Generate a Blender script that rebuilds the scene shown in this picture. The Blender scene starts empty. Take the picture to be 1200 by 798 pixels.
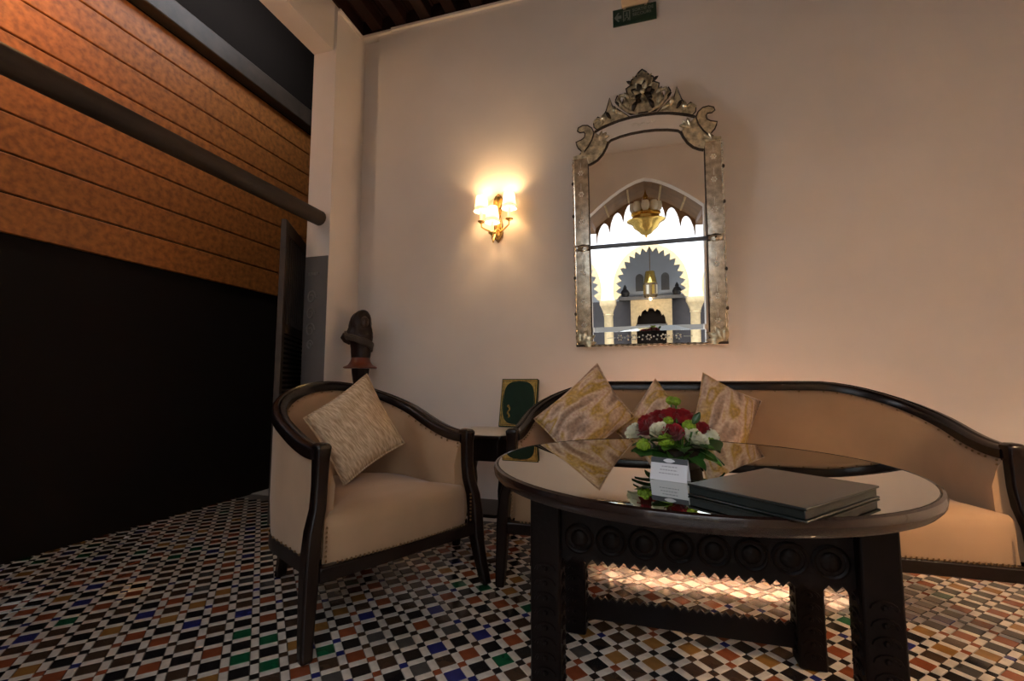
import bpy, bmesh, math, random
from mathutils import Vector, Matrix
random.seed(7)
PI = math.pi
R = math.radians

# ------------------------------------------------------------------ camera, sky, exposure
FPX, CAMH = 532.0, 0.88                     # focal length in pixels of a 1200 px wide frame; eye height
YAW = math.atan(155 / 532); TILT = math.atan(48 / 532)
scene = bpy.context.scene
COL = scene.collection
cam_data = bpy.data.cameras.new('camera')
cam_data.sensor_fit = 'HORIZONTAL'; cam_data.sensor_width = 36.0
cam_data.lens = FPX / 1200 * 36.0
cam_data.clip_start = 0.02
cam = bpy.data.objects.new('camera', cam_data)
COL.objects.link(cam)
cam.location = (0, 0, CAMH)
cam.rotation_euler = (PI / 2 + TILT, 0, YAW)
scene.camera = cam

world = bpy.data.worlds.new('sky'); scene.world = world
world.use_nodes = True
bg = world.node_tree.nodes['Background']
bg.inputs[0].default_value = (0.84, 0.91, 1.0, 1); bg.inputs[1].default_value = 2.6

def portal(name, loc, rot, sx, sy):
    l = bpy.data.lights.new(name, 'AREA'); l.shape = 'RECTANGLE'; l.size = sx; l.size_y = sy
    l.cycles.is_portal = True
    o = bpy.data.objects.new(name, l); COL.objects.link(o); o.location = loc; o.rotation_euler = rot
portal('courtyard_sky_portal', (0, -4.4, 5.6), (0, 0, 0), 8.0, 5.2)
portal('gallery_sky_portal', (-3.11, .61, 2.52), (R(90), 0, R(-90)), .82, 1.15)

scene.view_settings.view_transform = 'Standard'
scene.view_settings.look = 'None'
scene.view_settings.gamma = 1.0
scene.view_settings.use_curve_mapping = False
scene.view_settings.exposure = 1.5

# ------------------------------------------------------------------ pixel helpers (a pixel gives a direction only)
_F = Vector((-math.sin(YAW) * math.cos(TILT), math.cos(YAW) * math.cos(TILT), math.sin(TILT)))
_R = Vector((math.cos(YAW), math.sin(YAW), 0)); _U = _R.cross(_F); _C = Vector((0, 0, CAMH))
def ray(u, v): return _F + _R * ((u - 600) / FPX) - _U * ((v - 399) / FPX)
def at(u, v, d): return _C + ray(u, v) * d
def project(p):
    q = Vector(p) - _C; z = q.dot(_F)
    return 600 + FPX * q.dot(_R) / z, 399 - FPX * q.dot(_U) / z, z

# ------------------------------------------------------------------ materials
MATS = {}
def mat(name, col, rough=0.5, metal=0.0, var=0.0, scale=8.0, bump=0.0, bscale=40.0, spec=0.5, ior=1.5, coat=0.0,
        emit=None, estr=0.0, stretch=(1, 1, 1), col2=None, sheen=0.0, detail=4.0):
    m = bpy.data.materials.new(name); m.use_nodes = True
    nt = m.node_tree; b = nt.nodes['Principled BSDF']
    c = (*col, 1)
    b.inputs['Base Color'].default_value = c
    b.inputs['Roughness'].default_value = rough; b.inputs['Metallic'].default_value = metal
    b.inputs['Specular IOR Level'].default_value = spec; b.inputs['IOR'].default_value = ior
    b.inputs['Coat Weight'].default_value = coat; b.inputs['Sheen Weight'].default_value = sheen
    if emit: b.inputs['Emission Color'].default_value = (*emit, 1); b.inputs['Emission Strength'].default_value = estr
    if var > 0 or bump > 0:
        tc = nt.nodes.new('ShaderNodeTexCoord'); mp = nt.nodes.new('ShaderNodeMapping')
        mp.inputs['Scale'].default_value = stretch
        nt.links.new(tc.outputs['Object'], mp.inputs['Vector'])
    if var > 0:
        n = nt.nodes.new('ShaderNodeTexNoise'); n.inputs['Scale'].default_value = scale; n.inputs['Detail'].default_value = detail
        nt.links.new(mp.outputs[0], n.inputs['Vector'])
        r = nt.nodes.new('ShaderNodeValToRGB')
        lo = col2 if col2 else tuple(x * (1 - var) for x in col)
        hi = tuple(min(1, x * (1 + var * 0.6)) for x in col)
        r.color_ramp.elements[0].position = 0.32; r.color_ramp.elements[0].color = (*lo, 1)
        r.color_ramp.elements[1].position = 0.68; r.color_ramp.elements[1].color = (*hi, 1)
        nt.links.new(n.outputs['Fac'], r.inputs[0]); nt.links.new(r.outputs[0], b.inputs['Base Color'])
    if bump > 0:
        n2 = nt.nodes.new('ShaderNodeTexNoise'); n2.inputs['Scale'].default_value = bscale; n2.inputs['Detail'].default_value = 3
        nt.links.new(mp.outputs[0], n2.inputs['Vector'])
        bp = nt.nodes.new('ShaderNodeBump'); bp.inputs['Strength'].default_value = bump; bp.inputs['Distance'].default_value = 0.004
        nt.links.new(n2.outputs['Fac'], bp.inputs['Height']); nt.links.new(bp.outputs[0], b.inputs['Normal'])
    MATS[name] = m
    return m

mat('plaster', (0.84, 0.76, 0.69), 0.7, var=0.06, scale=1.6, bump=0.12, bscale=18, spec=0.25)
mat('white_plaster', (0.86, 0.86, 0.86), 0.85, var=0.04, scale=2, spec=0.2)
mat('cream_stone', (0.60, 0.44, 0.24), 0.75, var=0.15, scale=12, bump=0.3, bscale=30)
mat('grey_plaster', (0.13, 0.12, 0.115), 0.7, var=0.1, scale=5, bump=0.2)
mat('relief_plaster', (0.19, 0.18, 0.17), 0.8)
mat('interior_grey', (0.42, 0.44, 0.48), 0.8, var=0.05, scale=3)
mat('arch_brown', (0.26, 0.135, 0.06), 0.6, var=0.2, scale=6, bump=0.2)
mat('dado_dark', (0.07, 0.06, 0.065), 0.5, var=0.1)
mat('dark_wood', (0.008, 0.0034, 0.0025), 0.26, var=0.45, scale=14, stretch=(1, 1, 6), bump=0.05, bscale=60, spec=0.35)
mat('carved_wood', (0.0055, 0.0025, 0.0018), 0.42, var=0.4, scale=20, bump=0.3, bscale=70, spec=0.14)
mat('table_rim', (0.014, 0.0055, 0.004), 0.25, var=0.4, scale=10, coat=0.4)
mat('ceiling_wood', (0.016, 0.0045, 0.003), 0.6, spec=0.2, var=0.4, scale=6, stretch=(5, 1, 1))
mat('board_wood', (0.36, 0.12, 0.025), 0.5, var=0.4, scale=5, stretch=(1, 6, 6))
mat('lattice_wood', (0.055, 0.036, 0.024), 0.5, var=0.3, scale=10)
mat('pole_wood', (0.055, 0.035, 0.022), 0.6, var=0.4, scale=12, stretch=(1, .2, 1), bump=0.3)
mat('bust_wood', (0.016, 0.006, 0.004), 0.35, var=0.4, scale=18, spec=0.25)
mat('bust_face', (0.045, 0.024, 0.015), 0.35)
mat('bust_scarf', (0.05, 0.036, 0.024), 0.45, var=0.3, scale=30, bump=0.3)
mat('plinth_wood', (0.13, 0.028, 0.012), 0.30, var=0.3, scale=10, coat=0.3)
mat('tan_fabric', (0.40, 0.245, 0.135), 0.75, var=0.08, scale=6, bump=0.10, bscale=400, spec=0.3, sheen=0.2)
mat('nail_brass', (0.30, 0.19, 0.09), 0.35, metal=0.9)
mat('gilt', (0.62, 0.40, 0.13), 0.32, metal=0.9, var=0.3, scale=30)
mat('bronze', (0.28, 0.19, 0.10), 0.4, metal=0.7, var=0.3, scale=30)
mat('brass', (0.85, 0.58, 0.16), 0.22, metal=1.0)
mat('candle', (0.85, 0.72, 0.5), 0.5, emit=(1, 0.62, 0.25), estr=0.5)
mat('lamp_shade', (0.9, 0.84, 0.72), 0.8, emit=(1.0, 0.76, 0.45), estr=0.28)
_nt = MATS['lamp_shade'].node_tree; _tr = _nt.nodes.new('ShaderNodeBsdfTranslucent'); _tr.inputs[0].default_value = (.95, .80, .58, 1)
_mx = _nt.nodes.new('ShaderNodeMixShader'); _mx.inputs[0].default_value = .13; _out = _nt.nodes['Material Output']
_nt.links.new(_nt.nodes['Principled BSDF'].outputs[0], _mx.inputs[1]); _nt.links.new(_tr.outputs[0], _mx.inputs[2]); _nt.links.new(_mx.outputs[0], _out.inputs['Surface'])
mat('bulb', (1, 1, 1), 0.4, emit=(1, 0.75, 0.4), estr=6)
mat('shade_trim', (0.22, 0.19, 0.17), 0.6)
mat('mirror_glass', (0.88, 0.89, 0.87), 0.008, metal=1.0)
mat('border_glass', (0.68, 0.62, 0.50), 0.16, metal=0.92, var=0.4, scale=30, bump=0.1, bscale=60)
mat('dark_reflection_glass', (0.035, 0.03, 0.027), 0.15, spec=0.3)  # cross bar glass: reflection of the dark ceiling put into the colour
mat('etched', (0.80, 0.76, 0.66), 0.5, metal=0.2)
mat('mirror_edge', (0.045, 0.030, 0.018), 0.35, metal=0.5, var=0.4, scale=60)
mat('crest_glass', (0.66, 0.58, 0.40), 0.28, metal=0.8, var=0.5, scale=40, bump=0.25, bscale=50)
mat('rope_glass', (0.80, 0.72, 0.55), 0.15, metal=0.75)
mat('marble', (0.58, 0.52, 0.42), 0.3, var=0.1, scale=10)
mat('glass_top', (0.50, 0.52, 0.47), 0.010, metal=1.0)
mat('sign_green', (0.012, 0.035, 0.022), 0.4)
mat('sign_grey', (0.16, 0.19, 0.17), 0.5)
mat('lamp_housing', (0.75, 0.58, 0.42), 0.5)
mat('book_green', (0.004, 0.026, 0.013), 0.5, var=0.2, scale=20, spec=0.2)
mat('gold_print', (0.45, 0.30, 0.08), 0.4, metal=0.6, var=0.4, scale=60)
mat('paper', (0.62, 0.62, 0.65), 0.6)
mat('card_dark', (0.05, 0.055, 0.065), 0.5)
mat('ink', (0.32, 0.32, 0.35), 0.6)
mat('folder_black', (0.008, 0.012, 0.011), 0.3)
mat('rose_red', (0.30, 0.004, 0.010), 0.5, var=0.4, scale=30, sheen=0.2)
mat('rose_white', (0.80, 0.78, 0.60), 0.5, var=0.1, scale=30)
mat('bud_green', (0.24, 0.38, 0.02), 0.6, var=0.35, scale=60, bump=0.6, bscale=150)
mat('leaf_green', (0.022, 0.075, 0.012), 0.35, var=0.5, scale=14)
mat('leaf_bright', (0.07, 0.19, 0.02), 0.35, var=0.4, scale=14)
mat('pot_dark', (0.03, 0.014, 0.010), 0.5)
mat('grout', (0.10, 0.085, 0.07), 0.8)
mat('stone_floor', (0.42, 0.38, 0.33), 0.5, var=0.1, scale=4)
mat('strip_warm', (1, 1, 1), 0.5, emit=(1, 0.64, 0.41), estr=70)
mat('urn_black', (0.02, 0.018, 0.02), 0.4)
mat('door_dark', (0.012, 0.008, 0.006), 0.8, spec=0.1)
mat('lantern_glass', (0.9, 0.6, 0.25), 0.4, emit=(1, 0.55, 0.2), estr=3)
mat('shade_glass', (0.85, 0.78, 0.62), 0.35)
TILE_COLS = [('tile_black', (0.012, 0.010, 0.010)), ('tile_brown', (0.055, 0.030, 0.018)), ('tile_red', (0.21, 0.055, 0.022)),
             ('tile_ochre', (0.24, 0.115, 0.030)), ('tile_blue', (0.020, 0.022, 0.115)), ('tile_green', (0.008, 0.075, 0.030)),
             ('tile_grey', (0.065, 0.058, 0.052)), ('tile_white', (0.54, 0.47, 0.40))]
for n_, c_ in TILE_COLS: mat(n_, c_, 0.13, var=0.18, scale=25, bump=0.08, bscale=25)

def fabric_ribbed(name, c1, c2):
    m = mat(name, c1, 0.85, spec=0.2); nt = m.node_tree; b = nt.nodes['Principled BSDF']
    tc = nt.nodes.new('ShaderNodeTexCoord'); mp = nt.nodes.new('ShaderNodeMapping'); mp.inputs['Scale'].default_value = (190, 24, 24)
    n = nt.nodes.new('ShaderNodeTexNoise'); n.inputs['Scale'].default_value = 1.0; n.inputs['Detail'].default_value = 5
    nt.links.new(tc.outputs['Object'], mp.inputs[0]); nt.links.new(mp.outputs[0], n.inputs['Vector'])
    r = nt.nodes.new('ShaderNodeValToRGB'); r.color_ramp.elements[0].position = 0.35; r.color_ramp.elements[1].position = 0.65
    r.color_ramp.elements[0].color = (*c1, 1); r.color_ramp.elements[1].color = (*c2, 1)
    nt.links.new(n.outputs['Fac'], r.inputs[0]); nt.links.new(r.outputs[0], b.inputs['Base Color'])
    bp = nt.nodes.new('ShaderNodeBump'); bp.inputs['Strength'].default_value = 0.7; bp.inputs['Distance'].default_value = 0.004
    nt.links.new(n.outputs['Fac'], bp.inputs['Height']); nt.links.new(bp.outputs[0], b.inputs['Normal'])
fabric_ribbed('ribbed_fabric', (0.42, 0.28, 0.165), (0.74, 0.57, 0.38))

def brocade(name):
    m = mat(name, (0.5, 0.35, 0.2), 0.5, spec=0.4); nt = m.node_tree; b = nt.nodes['Principled BSDF']
    tc = nt.nodes.new('ShaderNodeTexCoord'); mp = nt.nodes.new('ShaderNodeMapping'); mp.inputs['Rotation'].default_value = (0, 0, R(40))
    mp.inputs['Scale'].default_value = (2.5, 9, 9)
    nt.links.new(tc.outputs['Object'], mp.inputs[0])
    n = nt.nodes.new('ShaderNodeTexNoise'); n.inputs['Scale'].default_value = 1.1; n.inputs['Detail'].default_value = 2; n.inputs['Distortion'].default_value = 0.5
    nt.links.new(mp.outputs[0], n.inputs['Vector'])
    r = nt.nodes.new('ShaderNodeValToRGB'); cr = r.color_ramp
    cr.elements[0].position = 0.30; cr.elements[0].color = (0.24, 0.13, 0.075, 1)
    cr.elements[1].position = 0.75; cr.elements[1].color = (0.74, 0.58, 0.44, 1)
    for p, c in ((0.40, (0.40, 0.27, 0.19, 1)), (0.49, (0.68, 0.52, 0.40, 1)), (0.56, (0.48, 0.30, 0.05, 1)), (0.62, (0.56, 0.40, 0.28, 1))):
        e = cr.elements.new(p); e.color = c
    nt.links.new(n.outputs['Fac'], r.inputs[0])
    n2 = nt.nodes.new('ShaderNodeTexNoise'); n2.inputs['Scale'].default_value = 70; n2.inputs['Detail'].default_value = 4
    nt.links.new(tc.outputs['Object'], n2.inputs['Vector'])
    mx = nt.nodes.new('ShaderNodeMix'); mx.data_type = 'RGBA'; mx.blend_type = 'OVERLAY'; mx.inputs[0].default_value = 0.75
    nt.links.new(r.outputs[0], mx.inputs[6]); nt.links.new(n2.outputs['Fac'], mx.inputs[7]); nt.links.new(mx.outputs[2], b.inputs['Base Color'])
    bp = nt.nodes.new('ShaderNodeBump'); bp.inputs['Strength'].default_value = 0.5; bp.inputs['Distance'].default_value = 0.004
    nt.links.new(n2.outputs['Fac'], bp.inputs['Height']); nt.links.new(bp.outputs[0], b.inputs['Normal'])
brocade('brocade')

# ------------------------------------------------------------------ mesh helpers
class MB:
    def __init__(s): s.v = []; s.f = []; s.m = []
    def add(s, vs, fs, mi=0):
        o = len(s.v); s.v += [tuple(v) for v in vs]; s.f += [tuple(i + o for i in f) for f in fs]; s.m += [mi] * len(fs); return s
    def box(s, c, d, rot=None, mi=0):
        hx, hy, hz = d[0] / 2, d[1] / 2, d[2] / 2
        vs = [Vector((x, y, z)) for x in (-hx, hx) for y in (-hy, hy) for z in (-hz, hz)]
        if rot is not None: vs = [rot @ v for v in vs]
        c = Vector(c)
        return s.add([v + c for v in vs], [(0, 1, 3, 2), (4, 6, 7, 5), (0, 4, 5, 1), (2, 3, 7, 6), (0, 2, 6, 4), (1, 5, 7, 3)], mi)
    def span(s, x0, x1, y0, y1, z0, z1): return s.box(((x0 + x1) / 2, (y0 + y1) / 2, (z0 + z1) / 2), (x1 - x0, y1 - y0, z1 - z0))
    def prism(s, pts, o, a, b, n, t):
        """polygon pts in the (a, b) plane at o, extruded by t along n"""
        o, a, b, n = Vector(o), Vector(a), Vector(b), Vector(n); k = len(pts)
        p = [o + a * x + b * y for x, y in pts]
        fs = [tuple(range(k)), tuple(range(2 * k - 1, k - 1, -1))] + [(i, k + i, k + (i + 1) % k, (i + 1) % k) for i in range(k)]
        return s.add(p + [q + n * t for q in p], fs)
    def tube(s, path, rad, seg=8, closed=False, caps=True):
        path = [Vector(p) for p in path]; n = len(path)
        rad = rad if isinstance(rad, (list, tuple)) else [rad] * n
        vs = []; up = None
        for i, p in enumerate(path):
            if closed: t = path[(i + 1) % n] - path[i - 1]
            else: t = path[min(i + 1, n - 1)] - path[max(i - 1, 0)]
            t.normalize()
            if up is None:
                up = Vector((0, 0, 1)) if abs(t.z) < 0.9 else Vector((1, 0, 0))
            a = t.cross(up)
            if a.length < 1e-5: a = t.orthogonal()
            a.normalize(); up = a.cross(t).normalized()
            for k in range(seg):
                w = 2 * PI * k / seg
                vs.append(p + (a * math.cos(w) + up * math.sin(w)) * rad[i])
        fs = []
        for i in range(n if closed else n - 1):
            j = (i + 1) % n
            for k in range(seg):
                l = (k + 1) % seg; fs.append((i * seg + k, i * seg + l, j * seg + l, j * seg + k))
        if caps and not closed: fs += [tuple(range(seg - 1, -1, -1)), tuple((n - 1) * seg + k for k in range(seg))]
        return s.add(vs, fs)
    def lathe(s, prof, c=(0, 0, 0), seg=20, cap=True, sx=1, sy=1):
        vs = [(c[0] + r * math.cos(2 * PI * k / seg) * sx, c[1] + r * math.sin(2 * PI * k / seg) * sy, c[2] + z) for r, z in prof for k in range(seg)]
        fs = [(i * seg + k, i * seg + (k + 1) % seg, (i + 1) * seg + (k + 1) % seg, (i + 1) * seg + k) for i in range(len(prof) - 1) for k in range(seg)]
        if cap: fs += [tuple(range(seg - 1, -1, -1)), tuple((len(prof) - 1) * seg + k for k in range(seg))]
        return s.add(vs, fs)
    def loft(s, rings, cap=True, closed=True):
        n = len(rings[0]); vs = [v for r in rings for v in r]; fs = []
        for i in range(len(rings) - 1):
            for k in range(n if closed else n - 1):
                l = (k + 1) % n; fs.append((i * n + k, i * n + l, (i + 1) * n + l, (i + 1) * n + k))
        if cap: fs += [tuple(range(n - 1, -1, -1)), tuple((len(rings) - 1) * n + k for k in range(n))]
        return s.add(vs, fs)
    def grid(s, fn, nu, nv):
        vs = [fn(i / nu, j / nv) for i in range(nu + 1) for j in range(nv + 1)]
        fs = [(i * (nv + 1) + j, (i + 1) * (nv + 1) + j, (i + 1) * (nv + 1) + j + 1, i * (nv + 1) + j + 1) for i in range(nu) for j in range(nv)]
        return s.add(vs, fs)
    def ball(s, c, r, seg=8, rings=5):
        r = r if isinstance(r, (tuple, list)) else (r, r, r)
        pr = [(math.sin(PI * i / rings), -math.cos(PI * i / rings)) for i in range(rings + 1)]
        pr[0] = (0.02, -1); pr[-1] = (0.02, 1)
        vs = [(c[0] + r[0] * a * math.cos(2 * PI * k / seg), c[1] + r[1] * a * math.sin(2 * PI * k / seg), c[2] + r[2] * b) for a, b in pr for k in range(seg)]
        fs = [(i * seg + k, i * seg + (k + 1) % seg, (i + 1) * seg + (k + 1) % seg, (i + 1) * seg + k) for i in range(rings) for k in range(seg)]
        fs += [tuple(range(seg - 1, -1, -1)), tuple(rings * seg + k for k in range(seg))]
        return s.add(vs, fs)
    def mesh(s, name, mats, smooth=True, angle=40, fix=True):
        me = bpy.data.meshes.new(name); me.from_pydata(s.v, [], s.f)
        for m in (mats if isinstance(mats, (list, tuple)) else [mats]): me.materials.append(MATS[m])
        if len(set(s.m)) > 1: me.polygons.foreach_set('material_index', s.m)
        if fix:
            b = bmesh.new(); b.from_mesh(me); bmesh.ops.recalc_face_normals(b, faces=b.faces); b.to_mesh(me); b.free()
        if smooth:
            me.polygons.foreach_set('use_smooth', [True] * len(me.polygons)); me.set_sharp_from_angle(angle=R(angle))
        me.update(); return me
    def build(s, name, mats, parent=None, smooth=True, angle=40, bevel=0, fix=True):
        o = bpy.data.objects.new(name, s.mesh(name, mats, smooth, angle, fix)); COL.objects.link(o)
        if parent: o.parent = parent
        if bevel:
            bm = o.modifiers.new('bevel', 'BEVEL'); bm.width = bevel; bm.segments = 2; bm.limit_method = 'ANGLE'; bm.angle_limit = R(35)
        return o

def tag(o, label=None, cat=None, group=None, kind=None):
    if label: o['label'] = label
    if cat: o['category'] = cat
    if group: o['group'] = group
    if kind: o['kind'] = kind
    return o
def empty(name, loc, rz=0, rx=0):
    o = bpy.data.objects.new(name, None); COL.objects.link(o); o.location = loc; o.rotation_euler = (rx, 0, rz); o.empty_display_size = 0.05
    return o
def struct(o): o['kind'] = 'structure'; return o
def copy_tree(o, parent=None):
    c = o.copy(); COL.objects.link(c); c.parent = parent
    for ch in list(o.children): copy_tree(ch, c)
    return c
def point_light(name, loc, power, col, rad, parent=None):
    l = bpy.data.lights.new(name, 'POINT'); l.energy = power; l.color = col; l.shadow_soft_size = rad
    o = bpy.data.objects.new(name, l); COL.objects.link(o); o.location = loc
    if parent: o.parent = parent
    return o
X_, Y_, Z_ = Vector((1, 0, 0)), Vector((0, 1, 0)), Vector((0, 0, 1))
def smooth01(t): t = max(0, min(1, t)); return t * t * (3 - 2 * t)

# ------------------------------------------------------------------ the room
D = 2.80          # back wall
XL = -2.01        # inner face of left wall
XO = -2.195        # outer face of left wall
XR = 2.35
YF = -0.55        # front wall (door arch behind the viewer)
HC = 3.61
YJ = 2.515        # far jamb of the left opening
ZL = 3.19         # lintel underside
YN = 0.35         # near jamb

floor = struct(MB().span(-4.3, XR + .1, -9.4, D + .15, -.12, -.006).build('floor', 'grout', smooth=False))
struct(MB().span(-1.86, XR + .15, D, D + .15, -.006, HC).build('wall_back', 'plaster', smooth=False))
struct(MB().span(XO, -1.86, D + .05, D + .15, -.006, HC).build('wall_recess', 'plaster', smooth=False))
struct(MB().span(XO, XL, YJ, D + .05, -.006, HC).build('wall_left', 'plaster', smooth=False))
lint = struct(MB().span(XO, XL - .025, YN, YJ, ZL, HC).build('wall_lintel', 'plaster', smooth=False))
struct(MB().span(XO, XL - .025, YF, YN, -.006, HC).build('wall_left_front', 'plaster', smooth=False))
struct(MB().span(XR, XR + .15, YF, D, -.006, HC).build('wall_right', 'plaster', smooth=False))

def arch_poly(x0, x1, z0, z1, arch):
    """wall outline with an opening whose path runs from left foot to right foot"""
    return [(x0, z0)] + arch + [(x1, z0), (x1, z1), (x0, z1)]
AC, AH, AS, AP = 0.05, 0.70, 2.60, 3.00     # door arch: centre, half width, spring, peak
def door_arch(n=14):
    pts = []
    for i in range(n + 1):
        t = -1 + 2 * i / n
        pts.append((AC + AH * t, AS + (AP - AS) * (1 - abs(t) ** 1.5)))
    return [(AC - AH, 0)] + pts + [(AC + AH, 0)]
struct(MB().prism(arch_poly(XO, XR + .15, -.006, HC, door_arch()), (0, YF, 0), X_, Z_, -Y_, .15).build('wall_front', 'plaster', smooth=False))
struct(MB().prism([(AC - 1.45, 2.52), (AC - 1.45, 3.4), (AC + 1.45, 3.4), (AC + 1.45, 2.52), (AC + AH, 2.52)] + door_arch()[1:-1][::-1] + [(AC - AH, 2.52)], (0, YF - .15, 0), X_, Z_, -Y_, .80).build('wall_archway', 'arch_brown', smooth=False))
# joint ribs across the arch soffit
for t in (-.72, -.3, .3, .72):
    p = (AC + AH * t, AS + (AP - AS) * (1 - abs(t) ** 1.5) - .004)
    MB().span(p[0] - .012, p[0] + .012, YF - .93, YF - .16, p[1] - .012, p[1] + .03).build('soffit_rib', 'cream_stone', bpy.data.objects['wall_archway'], smooth=False)
# scalloped fringe at the courtyard end of the archway
def fringe(cx, hw, spring, peak, power, depth, lobes, tip):
    top = []; n = lobes * 8
    outer = [(cx + hw * (-1 + 2 * i / n), spring + (peak - spring) * (1 - abs(-1 + 2 * i / n) ** power) + .03) for i in range(n + 1)]
    inner = []
    for i in range(n + 1):
        t = -1 + 2 * i / n; ph = (i % 8) / 8
        z = spring + (peak - spring) * (1 - abs(t) ** power) - depth + (depth - tip) * abs(math.sin(PI * i / 8)) ** .6
        inner.append((cx + hw * t, z))
    return outer + inner[::-1]
struct(MB().prism(fringe(AC, AH, AS, AP, 1.5, .24, 7, .02), (0, YF - .95, 0), X_, Z_, -Y_, .06).build('trim_4', 'arch_brown', smooth=False))

# ceiling: dark boards and beams at the back, plaster in front
ceil = struct(MB().span(XO, XR + .15, .9, D + .15, HC, HC + .1).build('ceiling', 'ceiling_wood', smooth=False))
struct(MB().span(XO, XR + .15, YF - .15, .9, HC - .25, HC + .1).build('ceiling_plaster', 'plaster', smooth=False))
x = XL + .10
while x < XR:
    MB().span(x, x + .085, .9, D, HC - .095, HC).build('beam', 'ceiling_wood', ceil, bevel=.006); x += .20
x = XL
while x < XR:
    MB().span(x + .19, x + .205, .9, D, HC - .012, HC).build('batten', 'ceiling_wood', ceil, smooth=False); x += .20
MB().span(XL + .02, XR, D - .016, D + .04, HC - .105, HC).build('frieze_board', 'ceiling_wood', ceil, smooth=False)
MB().span(XL, XL + .016, .9, D, HC - .105, HC).build('frieze_board', 'ceiling_wood', ceil, smooth=False)
struct(MB().span(-1.75, XR, D - .02, D, HC - .122, HC - .105).build('trim_1', 'plaster', smooth=False))
struct(MB().span(XL, -1.75, D - .02, D + .05, HC - .132, HC - .115).build('trim_2', 'plaster', smooth=False))
struct(MB().span(XL, XL + .02, YJ, D, HC - .132, HC - .115).build('trim_3', 'plaster', smooth=False))

# ------------------------------------------------------------------ zellige floor
PITCH, BIG = 0.0815, 0.0555
SM = PITCH - BIG
ang = R(45); e1 = Vector((math.cos(ang), math.sin(ang), 0)); e2 = Vector((math.sin(ang), -math.cos(ang), 0))
T0 = Vector((-0.974, 1.288, 0))
def tile_mesh(name, a, b, m):
    g = .0012; mb = MB(); h = .008
    def ring(i, z): return [e1 * sx * (a / 2 - i) + e2 * sy * (b / 2 - i) + Vector((0, 0, z)) for sx, sy in ((-1, -1), (1, -1), (1, 1), (-1, 1))]
    mb.loft([ring(g, -h), ring(g, -.0008), ring(g + .0012, 0)])
    mb.f.pop(-2); mb.m.pop()
    return mb
tile_kinds = {}
for ci, (cn, _) in enumerate(TILE_COLS[:7]):
    tile_kinds[('B', ci)] = (tile_mesh('tile', BIG, BIG, cn)); tile_kinds[('S', ci)] = tile_mesh('tile', SM, SM, cn)
tile_kinds[('H', 7)] = tile_mesh('tile', SM, BIG, 'tile_white'); tile_kinds[('V', 7)] = tile_mesh('tile', BIG, SM, 'tile_white')
tile_me = {k: mb.mesh('tile', TILE_COLS[k[1]][0], smooth=False) for k, mb in tile_kinds.items()}
rt = random.Random(3)
places = []
for i in range(-62, 62):
    for j in range(-62, 62):
        c = T0 + e1 * (i * PITCH) + e2 * (j * PITCH)
        if not (-3.4 < c.x < XR + .02 and YF - .4 < c.y < D + .02): continue
        if (i + j) % 2 == 0: bc = rt.choice([0, 0, 0, 0, 0, 1, 1])
        else:
            k = (abs((i + 3) % 14 - 7) + abs((j + 5) % 14 - 7)) // 2
            bc = [4, 2, 1, 2, 3, 2, 4, 1][k % 8] if rt.random() < .5 else rt.choice([1, 2, 2, 3, 4, 5, 1, 6])
        places += [('B', bc, c), ('S', rt.choice([0, 0, 0, 1, 2, 4]), c + e1 * PITCH / 2 + e2 * PITCH / 2),
                   ('H', 7, c + e1 * PITCH / 2), ('V', 7, c + e2 * PITCH / 2)]
def tile_size(p):
    u, v, z = project(p[2])
    if z < .3 or not (334 < u < 866 and 600 < v < 812): return 0
    a = {'B': BIG * BIG, 'S': SM * SM}.get(p[0], BIG * SM)
    return a / z ** 3
hidden = [((-.255, 1.25), .05), ((-.25, 1.73), .05)]
places.sort(key=tile_size, reverse=True)
rest = MB()
for n, (k, ci, c) in enumerate(places):
    c = c + Vector((0, 0, rt.uniform(-.0006, .0003)))
    if n < 298:
        o = bpy.data.objects.new('tile', tile_me[(k, ci)]); COL.objects.link(o); o.parent = floor; o.location = c
        o.rotation_euler = (rt.uniform(-.006, .006), rt.uniform(-.006, .006), 0)
    else:
        mb = tile_kinds[(k, ci)]
        tx, ty = rt.uniform(-.006, .006), rt.uniform(-.006, .006)
        rest.add([(v[0] + c.x, v[1] + c.y, v[2] + c.z + tx * v[0] + ty * v[1]) for v in mb.v], mb.f, ci)
rest.build('tile_field', [t[0] for t in TILE_COLS], floor, smooth=False, fix=False)['kind'] = 'stuff'

# ------------------------------------------------------------------ outside the left opening: gallery
XG, YG = -3.0, 4.25
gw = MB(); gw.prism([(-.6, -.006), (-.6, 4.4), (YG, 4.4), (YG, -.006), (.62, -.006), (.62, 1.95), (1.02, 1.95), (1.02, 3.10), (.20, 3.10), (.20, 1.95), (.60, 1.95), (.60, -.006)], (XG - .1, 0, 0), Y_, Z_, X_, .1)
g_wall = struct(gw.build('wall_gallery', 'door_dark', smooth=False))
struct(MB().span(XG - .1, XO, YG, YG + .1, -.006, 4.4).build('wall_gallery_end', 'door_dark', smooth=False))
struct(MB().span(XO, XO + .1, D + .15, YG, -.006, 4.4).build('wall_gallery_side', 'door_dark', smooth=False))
struct(MB().span(XG - .1, XO, YF - .1, YF, -.006, 4.4).build('wall_gallery_front', 'white_plaster', smooth=False))
struct(MB().span(XG, XO, D + .15, YG, -.12, 0).build('floor_gallery', 'stone_floor', smooth=False))
z = 1.60
while z < 3.2:
    MB().span(XG, XG + .025, 1.15, YG, z + .004, z + .196).build('board', 'board_wood', g_wall, bevel=.006); z += .20
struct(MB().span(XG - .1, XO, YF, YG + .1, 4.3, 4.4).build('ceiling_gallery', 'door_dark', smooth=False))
tag(MB().span(XG, XG + .10, 1.10, YG, 3.22, 3.38).build('header_beam', 'lattice_wood', bevel=.01), 'dark header beam above the orange boards of the gallery', 'beam')
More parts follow.
